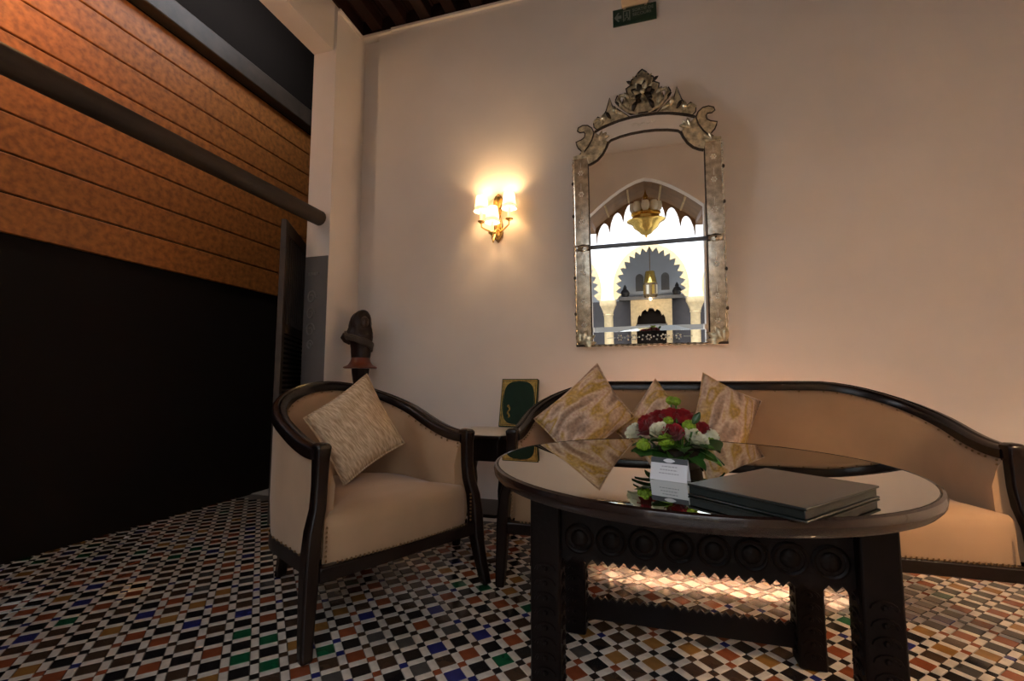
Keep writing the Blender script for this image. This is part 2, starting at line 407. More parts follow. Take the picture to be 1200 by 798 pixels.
pole = MB().tube([(XL - .085, YN + .02 + (YJ - YN - .02) * i / 23, 1.985) for i in range(24)], .052, 14).build('round_beam', 'pole_wood')
tag(pole, 'round weathered timber pole spanning the left opening into its jamb', 'beam')
# grey dado panel with plaster relief on the far jamb
jp = MB().span(XO + .004, XL - .004, YJ - .006, YJ, 0, 1.72).build('jamb_panel', 'grey_plaster', smooth=False)
tag(jp, 'grey carved plaster panel on the jamb behind the armchair', 'panel')
for k in range(4): MB().span(XO + .035 + k * .022, XO + .050 + k * .022, YJ - .012, YJ - .006, 1.59 + .003 * (k % 2), 1.61).build('relief_letter', 'relief_plaster', jp, smooth=False)
for (zc, s) in ((1.44, .05), (1.33, .045), (1.22, .05), (1.12, .035)):
    pts = [(XO + .065 + s * .75 * math.cos(t * .45) * (1 - t / 26), YJ - .010, zc + s * math.sin(t * .45) * (1 - t / 26)) for t in range(20)]
    MB().tube(pts, .0055, 5).build('relief_scroll', 'relief_plaster', jp)

def shutter(name, foot, direction, width, height, label):
    d = Vector((direction[0], direction[1], 0)).normalized()
    r = empty(name, (foot[0], foot[1], 0), math.atan2(d.y, d.x))
    t = .035
    for x0, x1 in ((0, .06), (width - .06, width)): MB().span(x0, x1, -t / 2, t / 2, .01, height).build('stile', 'lattice_wood', r, bevel=.004)
    for z0, z1 in ((.01, .12), (height * .36, height * .36 + .06), (height * .62, height * .62 + .06), (height - .09, height)):
        MB().span(.06, width - .06, -t / 2, t / 2, z0, z1).build('rail', 'lattice_wood', r, bevel=.004)
    MB().span(.06, width - .06, -.006, .006, .12, height - .09).build('back_panel', 'door_dark', r, smooth=False)
    z = height * .36 + .09
    while z < height * .62 - .02:
        MB().span(.06, width - .06, -.014, .014, z, z + .014).build('slat', 'lattice_wood', r, smooth=False); z += .032
    x = .085
    while x < width - .07:
        MB().span(x, x + .014, -.014, .014, height * .62 + .06, height - .09).build('spindle', 'lattice_wood', r, smooth=False)
        MB().span(x, x + .014, -.014, .014, .12, height * .36).build('spindle', 'lattice_wood', r, smooth=False); x += .05
    return tag(r, label, 'shutter')
shutter('lattice_shutter', (XO - .02, 2.33), (-.49, .896), .76, 1.93, 'dark latticed wooden shutter leaf angled beside the grey jamb panel')
# unseen hanging lantern, added to light the gallery boards
gl = empty('added_lantern', (-2.6, 1.25, 3.0))
MB().lathe([(.02, .2), (.10, .12), (.12, .10), (.12, .09)], seg=12).build('cap', 'brass', gl)
MB().lathe([(.10, .09), (.11, 0), (.09, -.12), (.06, -.14)], seg=12, cap=False).build('glass', 'lantern_glass', gl)
MB().tube([(0, 0, .2), (0, 0, 1.30)], .006, 6).build('chain', 'brass', gl)
point_light('added_lantern_light', (0, 0, -.20), 1.3, (1, .55, .22), .06, gl)
tag(gl, 'unseen brass lantern added to light the side gallery', 'lantern')

# ------------------------------------------------------------------ courtyard behind the viewer (seen in the mirror)
YC = -7.0
struct(MB().span(-4.3, -4.2, -9.4, -.6, -.006, 5.6).build('wall_courtyard_west', 'white_plaster', smooth=False))
struct(MB().span(4.2, 4.3, -9.4, -.6, -.006, 5.6).build('wall_courtyard_east', 'white_plaster', smooth=False))
struct(MB().span(XR + .1, 4.3, -9.4, -.6, -.12, -.006).build('floor_courtyard', 'stone_floor', smooth=False))
struct(MB().span(XR + .15, 4.3, -.70, -.6, -.006, 5.6).build('wall_courtyard_house', 'white_plaster', smooth=False))
struct(MB().span(XO, XR + .15, -.72, -.70, 3.42, 5.6).build('wall_courtyard_front', 'white_plaster', smooth=False))
ARC = [-2.02, .20, 2.42]; AHW = .93
def far_arch(cx, n=16):
    pts = []
    for i in range(n + 1):
        w = PI * (1.08 - 1.16 * i / n); x = cx + AHW * math.cos(w); zz = 1.98 + 1.10 * math.sin(w)
        if abs(x - cx) < .30: zz += .03 * (1 - abs(x - cx) / .30)
        pts.append((x, zz))
    return pts
outl = [(-4.2, 1.70)]
for cx in ARC:
    outl += far_arch(cx)
outl += [(4.2, 1.70), (4.2, 5.6), (-4.2, 5.6)]
struct(MB().prism(outl, (0, YC, 0), X_, Z_, -Y_, .35).build('wall_courtyard_far', 'white_plaster', smooth=False))
for cx in ARC:      # pointed lambrequin edging
    a = far_arch(cx, 72); inner = []
    for i, (x, zz) in enumerate(a):
        dx, dz = cx - x, 1.98 - zz; L = math.hypot(dx, dz)
        k = .05 if i % 4 == 0 else (.18 if i % 4 == 2 else .11)
        inner.append((x + dx / L * k, zz + dz / L * k))
    outer = [(x + (x - cx) * .03, zz + .03 * (zz - 1.98)) for x, zz in a]
    o = MB().prism(outer + inner[::-1], (0, YC + .02, 0), X_, Z_, -Y_, .12).build('arch_lambrequin', 'cream_stone', smooth=False)
    struct(o); o.name = 'trim_5'
for k, cx in enumerate((-.91, 1.31, -3.13, 3.53)):
    c = empty('courtyard_column', (cx, YC - .17, 0))
    MB().span(-.17, .17, -.17, .17, -.006, .14).build('plinth', 'cream_stone', c, bevel=.01)
    MB().lathe([(.15, .14), (.16, .17), (.125, .22), (.12, 1.28), (.14, 1.31), (.13, 1.34)], seg=16).build('shaft', 'cream_stone', c)
    cp = MB().loft([[(sx * w, sy * w, zz) for sx, sy in ((-1, -1), (1, -1), (1, 1), (-1, 1))] for w, zz in ((.12, 1.34), (.14, 1.42), (.19, 1.55), (.21, 1.58), (.21, 1.70))]).build('capital', 'cream_stone', c, bevel=.008)
    tag(c, ['cream stone column left of the lit courtyard arch in the mirror', 'cream stone column right of the lit courtyard arch in the mirror', 'cream stone column of the left courtyard side arch', 'cream stone column of the right courtyard side arch'][k], 'column')
struct(MB().span(-4.3, 4.3, -9.4, -9.3, -.006, 3.7).build('wall_salon', 'interior_grey', smooth=False))
struct(MB().span(-4.3, 4.3, -9.4, YC - .35, 3.7, 3.8).build('ceiling_salon', 'white_plaster', smooth=False))
for x0, x1 in ((-4.2, -.36), (.84, 4.2)):
    struct(MB().span(x0, x1, -9.30, -9.26, 0, 1.74).build('trim_6', 'dado_dark', smooth=False))
for cx in (-.08, .68):
    n = [(cx - .12, 2.02)] + [(cx + .12 * math.cos(PI * (1 - i / 8)), 2.42 + .14 * math.sin(PI * i / 8)) for i in range(9)] + [(cx + .12, 2.02)]
    struct(MB().prism(n, (0, -9.3, 0), X_, Z_, Y_, .01).build('trim_7', 'grey_plaster', smooth=False))
fp = empty('fireplace', (.24, -9.26, 0))
fh = [(-.62 + .62, 0)]
ap = [(-.44, 0), (-.44, .98)] + [(.44 * math.cos(PI * (1 - i / 24)), .98 + .50 * math.sin(PI * i / 24) - (.09 if i % 4 == 2 else 0)) for i in range(25)] + [(.44, .98), (.44, 0)]
MB().prism([(-.60, 0)] + ap + [(.60, 0), (.60, 1.74), (-.60, 1.74)], (0, .34, 0), X_, Z_, -Y_, .34).build('surround', 'cream_stone', fp, smooth=False)
MB().span(-.44, .44, .0, .02, .0, 1.45).build('firebox', 'door_dark', fp, smooth=False)
MB().span(-.46, .46, .26, .36, .93, .99).build('ledge', 'grey_plaster', fp, bevel=.006)
MB().span(-.95, .95, .0, .42, 1.74, 1.85).build('mantel', 'grey_plaster', fp, bevel=.01)
tag(fp, 'cream fireplace with a toothed arch under a grey mantel', 'fireplace')
for k, cx in enumerate((-.52, 1.0)):
    u = MB().lathe([(.06, 0), (.11, .02), (.14, .12), (.10, .20), (.05, .25), (.06, .28), (.02, .36), (.005, .38)], seg=14).build('black_urn', 'urn_black')
    u.location = (cx, -9.05, 1.851); tag(u, ['black lidded urn on the mantel beside the left niche', 'black lidded urn on the mantel beside the right niche'][k], 'urn')
ln = empty('brass_lantern', (.22, -8.2, 1.75))
MB().lathe([(.11, .78), (.13, .76), (.18, .45), (.18, .44)], seg=12).build('hood', 'brass', ln)
MB().lathe([(.19, .44), (.20, .40), (.20, .10), (.17, .02), (.05, .0)], seg=8).build('body', 'bronze', ln, smooth=False)
for k in range(8):
    w = 2 * PI * (k + .5) / 8; MB().box((.192 * math.cos(w), .192 * math.sin(w), .25), (.07, .012, .26), Matrix.Rotation(w + PI / 2, 3, 'Z')).build('pane', 'brass' if k % 2 else 'shade_glass', ln, smooth=False)
MB().tube([(0, 0, .78), (0, 0, 1.95)], .012, 6).build('chain', 'bronze', ln)
point_light('lantern_light', (0, 0, -.03), 7, (1, .85, .65), .015, ln)
tag(ln, 'tall brass lantern hanging before the niches across the courtyard', 'lantern')

ch = empty('brass_chandelier', (.07, -1.10, 2.34))
MB().lathe([(.002, 0), (.012, .0), (.02, .03), (.07, .05), (.10, .085), (.16, .13), (.185, .18), (.25, .215), (.262, .235), (.25, .245), (.19, .26), (.18, .30), (.20, .31), (.20, .335), (.15, .34)], seg=32).build('bowl', 'brass', ch)
MB().lathe([(.11, .34), (.125, .40), (.105, .47), (.06, .51), (.03, .53), (.035, .56), (.015, .60), (.006, .64)], seg=20).build('finial', 'brass', ch)
for k in range(9):
    w = 2 * PI * k / 9 + .2
    MB().lathe([(.02, 0), (.05, .04), (.055, .09), (.045, .14)], (.165 * math.cos(w), .165 * math.sin(w), .33), 10).build('glass_cup', 'shade_glass', ch)
MB().tube([(0, 0, .62), (0, 0, .70)], .006, 6).build('rod', 'brass', ch)
tag(ch, 'brass bowl chandelier ringed with pale glass cups in the archway', 'chandelier')

# ------------------------------------------------------------------ tub seating
def tub_path(w, y0, y1, r, n=9):
    """plan path of the arm-and-back rail from (w, y0) round the back to (-w, y0); returns points, outward normals, distance from front"""
    pts = []; nor = []
    straight = 8
    for i in range(straight + 1): pts.append(Vector((w, y0 + (y1 - r - y0) * i / straight, 0))); nor.append(Vector((1, 0, 0)))
    for i in range(1, n + 1):
        a = PI / 2 * i / n; pts.append(Vector((w - r + r * math.cos(a), y1 - r + r * math.sin(a), 0))); nor.append(Vector((math.cos(a), math.sin(a), 0)))
    if w - r > .01:
        m = 10
        for i in range(1, m): pts.append(Vector((w - r - 2 * (w - r) * i / m, y1, 0))); nor.append(Vector((0, 1, 0)))
    a0 = 0 if w - r > .01 else 1
    for i in range(a0, n + 1):
        a = PI / 2 + PI / 2 * i / n; pts.append(Vector((-(w - r) + r * math.cos(a), y1 - r + r * math.sin(a), 0))); nor.append(Vector((math.cos(a), math.sin(a), 0)))
    for i in range(1, straight + 1): pts.append(Vector((-w, y1 - r - (y1 - r - y0) * i / straight, 0))); nor.append(Vector((-1, 0, 0)))
    s = [0]
    for i in range(1, len(pts)): s.append(s[-1] + (pts[i] - pts[i - 1]).length)
    return pts, nor, [min(a, s[-1] - a) for a in s]

def tub_seat(root, w, y1, r, splay):
    y0 = .075; RISE = .86
    pts, nor, dist = tub_path(w, y0, y1, r)
    zr = [.632 + .224 * smooth01(d / RISE) for d in dist]
    # dark moulded rail
    prof = [(-.030, -.020), (-.030, .008), (-.022, .020), (-.004, .022), (.0, .017), (.006, .026), (.022, .024), (.030, .012), (.030, -.020)]
    rings = [[p + nn * a + Vector((0, 0, z + b)) for a, b in prof] for p, nn, z in zip(pts, nor, zr)]
    MB().loft(rings).build('arm_rail', 'dark_wood', root, angle=50)
    # upholstered shell
    sec = lambda z: [(.012, .262), (.020, .40), (.020, z - .06), (.012, z - .018), (-.018, z - .018), (-.040, z - .05), (-.060, (z + .40) / 2), (-.055, .40), (-.05, .28)]
    rings = [[p + nn * a + Vector((0, 0, b)) for a, b in sec(z)] for p, nn, z in zip(pts, nor, zr)]
    MB().loft(rings).build('backrest', 'tan_fabric', root, angle=70)
    # seat
    ip, inr, _ = tub_path(w - .055, .055, y1 - .055, r - .055)
    def outline(ins, z, fy):
        o = []
        for p, nn in zip(ip, inr):
            q = p - nn * ins; y = max(q.y, fy); nose = .052 * smooth01(1 - (y - fy) / .10)
            o.append(Vector((q.x + math.copysign(nose, q.x), y, z)))
        k = 10
        fr = [Vector((o[-1].x + (o[0].x - o[-1].x) * i / k, fy - .018 * math.sin(PI * i / k), z)) for i in range(1, k)]
        return o + fr
    rings = [outline(0, .262, .03), outline(0, .30, .022), outline(0, .375, .022), outline(.006, .405, .03), outline(.03, .425, .055), outline(.10, .437, .13), outline(.2, .442, .22)]
    MB().loft(rings).build('seat', 'tan_fabric', root, angle=70)
    # wooden seat rails
    MB().prism([(-w - .012, -.006), (w + .012, -.006), (w + .012, .03), (-w - .012, .03)], (0, .015, .215), X_, Y_, Z_, .05).build('front_rail', 'dark_wood', root, bevel=.006)
    bp = [(-.022, .215), (.018, .215), (.018, .268), (-.022, .268)]
    MB().loft([[p + nn * a + Vector((0, 0, b)) for a, b in bp] for p, nn in zip(pts, nor)]).build('side_rail', 'dark_wood', root, angle=50)
    # front posts with sabre legs kicking outwards
    ctr = [(-.002, .064, .668, .020, .024), (0, .060, .655, .026, .031), (.0, .064, .61, .024, .026), (.002, .062, .52, .023, .023), (.008, .056, .45, .023, .024), (.026, .046, .38, .024, .026),
           (.034, .040, .30, .025, .029), (.036, .038, .24, .026, .029), (.038 + .2 * splay, .030, .16, .024, .026), (.04 + .55 * splay, .014, .08, .022, .023), (.04 + splay, -.006, .0, .020, .020)]
    for s in (-1, 1):
        MB().loft([[(s * (w + xo) + a * hx, y + b * hy, z) for a, b in ((-1, -1), (1, -1), (1, 1), (-1, 1))] for xo, y, z, hx, hy in ctr]).build('front_leg', 'dark_wood', root, bevel=.009, angle=60)
    bx = w - r * .45 if w - r > .01 else w * .62
    for s in (-1, 1):
        b0 = y1 - .07
        poly2 = [(b0 - .022, .26), (b0 - .012, .14), (b0 + .030, 0), (b0 + .066, 0), (b0 + .030, .14), (b0 + .024, .26)]
        MB().prism(poly2, (s * bx - .022, 0, 0), Y_, Z_, X_, .044).build('back_leg', 'dark_wood', root, bevel=.006)
    # brass nails
    nb = MB()
    def nail(p): nb.ball(p, .0048, 6, 4)
    k = int(2 * (w - .05) / .016)
    for i in range(k + 1): nail((-w + .05 + 2 * (w - .05) * i / k, .004 + .0 * i - .012 * math.sin(PI * i / k) + .012, .270))
    for s in (-1, 1):
        for i in range(22):
            z = .28 + i * .0155; nail((s * (w - (.036 if z > .43 else .010)), .082 if z > .43 else .020, z)) if not .40 < z < .45 else None
    for p, nn, z in zip(pts[2:-2], nor[2:-2], zr[2:-2]):
        nail(p - nn * .034 + Vector((0, 0, z - .026)))
        nail(p + nn * .021 + Vector((0, 0, .276)))
    nb.build('nailheads', 'nail_brass', root)['kind'] = 'stuff'

arm = empty('armchair', (-.874, 1.615, 0), R(62.5))
tub_seat(arm, .330, .745, .330, .018)
tag(arm, 'tan upholstered tub armchair with dark wood rail beside the left opening', 'armchair')
SW = .90
sofa = empty('sofa', (-.585 + SW, 1.955, 0), 0)
tub_seat(sofa, SW, .70, .36, -.005)
tag(sofa, 'tan upholstered sofa with curved dark wood back rail under the mirror', 'sofa')

def quad_cushion(name, top, left, rightp, bottom, thick, material, label, seed, pull=.07):
    """a soft square set on its corner: the four points are its corners"""
    T, L, Rr, B = map(Vector, (top, left, rightp, bottom)); c = (T + L + Rr + B) / 4
    n = (Rr - L).cross(T - B).normalized(); rx = ((Rr - B) + (T - L)).normalized(); ry = n.cross(rx)
    inv = Matrix((rx, ry, n))
    def base(u, v):
        u2 = u * (1 - pull * math.cos(v * PI / 2)); v2 = v * (1 - pull * math.cos(u * PI / 2)); a, b = (u2 + 1) / 2, (v2 + 1) / 2
        # B=(0,0)  Rr=(1,0)  L=(0,1)  T=(1,1)
        return B * (1 - a) * (1 - b) + Rr * a * (1 - b) + L * (1 - a) * b + T * a * b - c
    def side(sg):
        def fn(a, b):
            u, v = 2 * a - 1, 2 * b - 1
            h = ((1 - abs(u) ** 2.6) * (1 - abs(v) ** 2.6)) ** .55 * thick / 2
            wr = .006 * math.sin(5 * u + 3 * v + seed) * (1 - abs(u * v)) + .004 * math.sin(9 * v - 4 * u + seed * 2)
            return tuple(inv @ (base(u, v) + n * (sg * h + wr * (1 - max(abs(u), abs(v)) ** 6))))
        return fn
    mb = MB(); mb.grid(side(1), 20, 20); mb.grid(side(-1), 20, 20)
    o = mb.build(name, material, angle=80)
    b = bmesh.new(); b.from_mesh(o.data); bmesh.ops.remove_doubles(b, verts=b.verts, dist=.0008); bmesh.ops.recalc_face_normals(b, faces=b.faces); b.to_mesh(o.data); b.free()
    M = inv.transposed().to_4x4(); M.translation = c; o.matrix_world = M
    sp = []
    for q in range(4):
        for i in range(10):
            t = -1 + 2 * i / 10
            sp.append(inv @ base(*[(t, -1), (1, t), (-t, 1), (-1, -t)][q]))
    MB().tube(sp, .0042, 6, closed=True).build('seam_piping', material, o)
    return tag(o, label, 'cushion')
quad_cushion('cushion', at(430, 438, 2.27), at(356, 490, 2.02), at(474, 519, 2.17), at(403, 569, 1.93), .13, 'ribbed_fabric', 'beige ribbed cushion leaning on its corner in the armchair', 1)
quad_cushion('cushion', at(700, 426, 2.46), at(626, 491, 2.27), at(743, 488, 2.31), at(672, 548, 2.20), .12, 'brocade', 'gold and rose brocade cushion standing at the curved end of the sofa', 2)
quad_cushion('cushion', at(768, 444, 2.42), at(722, 506, 2.42), at(812, 494, 2.32), at(766, 556, 2.20), .10, 'brocade', 'lower gold brocade cushion behind the rose bouquet', 3)
quad_cushion('cushion', at(824, 437, 2.36), at(806, 520, 2.22), at(892, 470, 2.30), at(868, 545, 2.12), .11, 'brocade', 'gold striped brocade cushion on the sofa beside the black folder', 5)

# warm linear light on the wall behind the sofa
ls = empty('wall_light_bar', (.36, D - .07, .25))
MB().span(-.62, .62, -.012, .012, .0, .010).build('channel', 'lamp_housing', ls, smooth=False)
for x in (-.5, .5): MB().span(x - .01, x + .01, -.01, .07, .0, .010).build('bracket', 'lamp_housing', ls, smooth=False)
MB().tube([(-.6, 0, .02), (.6, 0, .02)], .008, 8).build('light_tube', 'strip_warm', ls)
tag(ls, 'warm linear light bar fixed to the wall behind the sofa', 'light bar')

# ------------------------------------------------------------------ coffee table
TC = (.108, 1.462); TZ = .642
tb = empty('coffee_table', (TC[0], TC[1], 0))
MB().lathe([(.50, .602), (.540, .602), (.556, .608), (.564, .618), (.566, .630), (.563, .640), (.557, .643), (.553, .639), (.50, .638)], seg=80).build('table_top', 'table_rim', tb, angle=30)
MB().lathe([(.0005, .638), (.552, .638), (.552, .642), (.0005, .642)], seg=80, cap=False).build('glass_top', 'glass_top', tb, angle=30)
LX, LY = .365, .24
for sx in (-1, 1):
    for sy in (-1, 1):
        lg = MB().box((sx * LX, sy * LY, .30), (.078, .078, .596)).build('leg', 'carved_wood', tb, bevel=.006)
        cv = MB()
        for face in ((-1, 0), (0, -1), (1, 0), (0, 1)):
            for i in range(11):
                z = .04 + i * .036
                c = Vector((sx * LX + face[0] * .039, sy * LY + face[1] * .039, z))
                side = Vector((face[1], face[0], 0)); side = Vector((abs(side.x), abs(side.y), 0))
                cv.tube([c + side * (.024 * math.cos(a)) + Z_ * (.016 * math.sin(a)) for a in [PI * q / 6 for q in range(7)]], .0045, 5)
                cv.ball(c + Z_ * .004, .007, 6, 4)
        cv.build('leg_carving', 'carved_wood', lg)
def toothed(length, h, pitch, tooth, down=True):
    n = int(length / pitch); p = length / n
    if down:
        pts = [(-length / 2, h), (-length / 2, 0)]
        for i in range(n): pts += [(-length / 2 + (i + .5) * p, -tooth), (-length / 2 + (i + 1) * p, 0)]
        return pts + [(length / 2, h)]
    pts = [(length / 2, -h), (length / 2, 0)]
    for i in range(n): pts += [(length / 2 - (i + .5) * p, tooth), (length / 2 - (i + 1) * p, 0)]
    return pts + [(-length / 2, -h)]
for sy in (-1, 1):
    ap_ = MB().prism(toothed(2 * LX - .078, .17, .026, .014), (0, sy * LY - .012, .428), X_, Z_, Y_, .024).build('apron', 'carved_wood', tb, smooth=False)
    for i in range(8):
        x = -.28 + i * .08
        m = MB(); c = Vector((x, sy * (LY + .012), .478))
        m.tube([c + X_ * (.034 * math.cos(a)) + Z_ * (.034 * math.sin(a)) for a in [2 * PI * q / 18 for q in range(18)]], .0055, 6, closed=True)
        m.ball(c, (.022, .006, .022), 10, 6)
        m.tube([c + Vector((.02, 0, .062)) + X_ * (.03 * math.cos(a)) + Z_ * (.022 * math.sin(a)) for a in [PI * q / 8 for q in range(9)]], .005, 6)
        m.build('carved_medallion', 'carved_wood', ap_)
for sx in (-1, 1):
    ap_ = MB().prism(toothed(2 * LY - .078, .17, .026, .014), (sx * LX - .012, 0, .428), Y_, Z_, X_, .024).build('apron', 'carved_wood', tb, smooth=False)
    for i in range(5):
        y = -.16 + i * .08; m = MB(); c = Vector((sx * (LX + .012), y, .478))
        m.tube([c + Y_ * (.034 * math.cos(a)) + Z_ * (.034 * math.sin(a)) for a in [2 * PI * q / 18 for q in range(18)]], .0055, 6, closed=True)
        m.ball(c, (.006, .022, .022), 10, 6)
        m.build('carved_medallion', 'carved_wood', ap_)
MB().prism(toothed(2 * LX - .078, .065, .026, .013, False), (0, LY - .010, .112), X_, Z_, Y_, .014).build('stretcher', 'carved_wood', tb, smooth=False)
tag(tb, 'round glass topped coffee table with carved dark wood legs and toothed apron', 'coffee table')

# ------------------------------------------------------------------ side table in the corner between the seats
st = empty('side_table', (-.875, 2.495, 0))
oc = lambda h, c: [(-h, -h - .025 + c), (-h + c, -h - .025), (h - c, -h - .025), (h, -h - .025 + c), (h, h + .025 - c), (h - c, h + .025), (-h + c, h + .025), (-h, h + .025 - c)]
MB().prism(oc(.20, .05), (0, 0, .575), X_, Y_, Z_, .022).build('table_top', 'dark_wood', st, bevel=.006)
MB().prism(oc(.185, .046), (0, 0, .597), X_, Y_, Z_, .004).build('marble_inset', 'marble', st, smooth=False)
MB().prism(oc(.165, .04), (0, 0, .46), X_, Y_, Z_, .115).build('apron', 'carved_wood', st, bevel=.004)
for sx in (-1, 1):
    for sy in (-1, 1):
        MB().lathe([(.022, 0), (.026, .03), (.018, .06), (.028, .12), (.018, .18), (.024, .30), (.018, .36), (.026, .40), (.024, .46)], (sx * .13, sy * .13, 0), 12).build('leg', 'carved_wood', st)
MB().prism(oc(.13, .03), (0, 0, .16), X_, Y_, Z_, .018).build('shelf', 'dark_wood', st, bevel=.004)
tag(st, 'small dark side table with cream inset top between armchair and sofa', 'side table')

bk = empty('green_book', (-.752, 2.695, .6015), R(-2), R(-14))
BW, BH, BT = .235, .30, .028
MB().span(-BW / 2, BW / 2, -BT / 2, -BT / 2 + .003, 0, BH).build('front_cover', 'book_green', bk, bevel=.001)
MB().span(-BW / 2, BW / 2, BT / 2 - .003, BT / 2, 0, BH).build('back_cover', 'book_green', bk, bevel=.001)
MB().span(-BW / 2, -BW / 2 + .004, -BT / 2, BT / 2, 0, BH).build('spine', 'book_green', bk, bevel=.001)
MB().span(-BW / 2 + .004, BW / 2 - .005, -BT / 2 + .003, BT / 2 - .003, .004, BH - .004).build('pages', 'gold_print', bk, smooth=False)
fr = [(-.108, .010), (.108, .010), (.108, .290), (-.108, .290)]
yb = -BT / 2 - .0005
def gold(mb, nm='gold_ornament'): return mb.build(nm, 'gold_print', bk, smooth=False)
for a, b, c, d in ((-.112, .112, .006, .012), (-.112, .112, .288, .294), (-.112, -.106, .012, .288), (.106, .112, .012, .288)):
    gold(MB().span(a, b, yb - .0006, yb, c, d), 'gold_border')
spow = lambda v, p: math.copysign(abs(v) ** p, v)
ell = lambda a: (.100 * spow(math.cos(a), .62), .150 + .134 * spow(math.sin(a), .62))
for q in range(4):
    a0 = q * PI / 2; sx = 1 if q in (0, 3) else -1; sz = 1 if q in (0, 1) else -1
    pts = [(sx * .104, .150 + sz * .136)] + [ell(a0 + PI / 2 * i / 10) for i in range(11)]
    gold(MB().prism(pts, (0, yb - .0006, 0), X_, Z_, Y_, .0006))
gold(MB().tube([(-.058 + .006 * math.sin(i * 1.3), yb, .055 + i * .009) for i in range(10)], [.004, .007, .005, .008, .005, .006, .004, .007, .009, .004], 6), 'gold_motif')
tag(bk, 'green hardback book with gold arched border leaning on the wall', 'book')

# ------------------------------------------------------------------ bust on its stand
ps = empty('pedestal_stand', (-1.838, 2.655, 0), R(20))
MB().lathe([(.045, .70), (.040, .74), (.050, .80), (.044, .86), (.056, .93), (.060, .9655)], seg=8).build('neck', 'bust_wood', ps, angle=30)
MB().lathe([(.13, 0), (.13, .03), (.09, .06), (.05, .10), (.04, .20), (.055, .40), (.04, .60), (.045, .70)], seg=16).build('column', 'plinth_wood', ps)
tag(ps, 'tall reddish wood stand carrying the bust behind the armchair', 'stand')
bu = empty('wooden_bust', (-1.838, 2.655, .967), R(33))
# flared four-pointed plinth
MB().loft([[(r * math.cos(a) * (1 + k * abs(math.cos(2 * (a - PI / 4)))), r * math.sin(a) * (1 + k * abs(math.cos(2 * (a - PI / 4)))), z) for a in [2 * PI * i / 24 for i in range(24)]]
           for r, k, z in ((.090, .42, 0), (.090, .42, .008), (.074, .26, .022), (.064, .10, .045), (.060, .0, .072))]).build('plinth', 'plinth_wood', bu, angle=50)
prof = [  # z, half width, half depth, centre x
    (.060, .060, .050, .0), (.086, .063, .052, .001), (.129, .064, .054, .001), (.158, .070, .058, .0), (.187, .083, .062, -.008), (.216, .094, .064, -.018), (.237, .089, .062, -.014),
    (.259, .077, .060, -.009), (.278, .073, .061, -.008), (.295, .072, .062, -.008), (.313, .070, .062, -.008), (.331, .066, .061, -.007), (.350, .060, .057, -.004), (.367, .051, .050, -.001), (.388, .033, .034, .006), (.397, .016, .016, .008), (.400, .004, .004, .008)]
def body_at(z):
    for a, b in zip(prof, prof[1:]):
        if a[0] <= z <= b[0]:
            t = (z - a[0]) / (b[0] - a[0]); return [p + (q - p) * t for p, q in zip(a, b)]
    return list(prof[0])
FA = -PI / 2 + .55
def bust_ring(z, a, b, cx):
    out = []
    for i in range(44):
        w = 2 * PI * i / 44; rr = 1.0
        if z > .225:
            k = smooth01((z - .225) / .03) * (1 - smooth01((z - .365) / .03)); fr_ = math.cos(w - FA)
            rr += k * (.055 * math.sin(w * 11 + z * 60) if fr_ < .70 else -.16 * (fr_ - .70) / .30)
        elif z > .09: rr += .025 * math.sin(w * 6 - z * 45)
        out.append((cx + a * rr * math.cos(w), b * rr * math.sin(w), z))
    return out
rings = [prof[0]]
for a, b in zip(prof, prof[1:]):
    for t in (.5, 1): rings.append([p + (q - p) * t for p, q in zip(a, b)])
MB().loft([bust_ring(*p) for p in rings]).build('figure', 'bust_wood', bu, angle=70)
fd = Vector((math.cos(FA), math.sin(FA), 0)); fs = Vector((-fd.y, fd.x, 0))
fc = Vector((-.004, 0, .312))
face = MB()
face.ball(fc + fd * .030, (.036, .036, .046), 16, 10)
face.tube([fc + fd * .062 + Z_ * .016, fc + fd * .070 + Z_ * .0, fc + fd * .077 - Z_ * .008, fc + fd * .064 - Z_ * .013], [.004, .005, .007, .003], 7)
face.tube([fc + fd * .060 + fs * .012 - Z_ * .022, fc + fd * .065 - Z_ * .021, fc + fd * .060 - fs * .012 - Z_ * .022], [.002, .004, .002], 6)
for s in (-1, 1):
    face.ball(fc + fd * .061 + fs * (s * .013) + Z_ * .010, (.006, .006, .004), 8, 5)
    face.tube([fc + fd * .058 + fs * (s * .022) + Z_ * .018, fc + fd * .065 + fs * (s * .012) + Z_ * .022, fc + fd * .066 + fs * (s * .004) + Z_ * .018], .0025, 5)
face.build('face', 'bust_face', bu, angle=70)
sc = MB()
for k in range(4):
    pts = []
    for i in range(19):
        w = PI + .1 + (PI * 1.05) * i / 18; zz = .243 - .090 * (i / 18) - k * .011 + .003 * math.sin(i * 1.3); q = body_at(zz)
        pts.append((q[3] + (q[1] + .004) * math.cos(w), (q[2] + .004) * math.sin(w), zz))
    sc.tube(pts, .009, 7)
sc.build('shawl', 'bust_scarf', bu, angle=70)
MB().tube([(-.080, -.02, .235), (-.104, -.022, .222), (-.113, -.02, .205), (-.100, -.018, .185), (-.07, -.01, .165)], [.012, .018, .019, .016, .01], 10).build('arm', 'bust_wood', bu)
tag(bu, 'dark carved wooden bust with long hair and shawl on a flared plinth', 'bust')

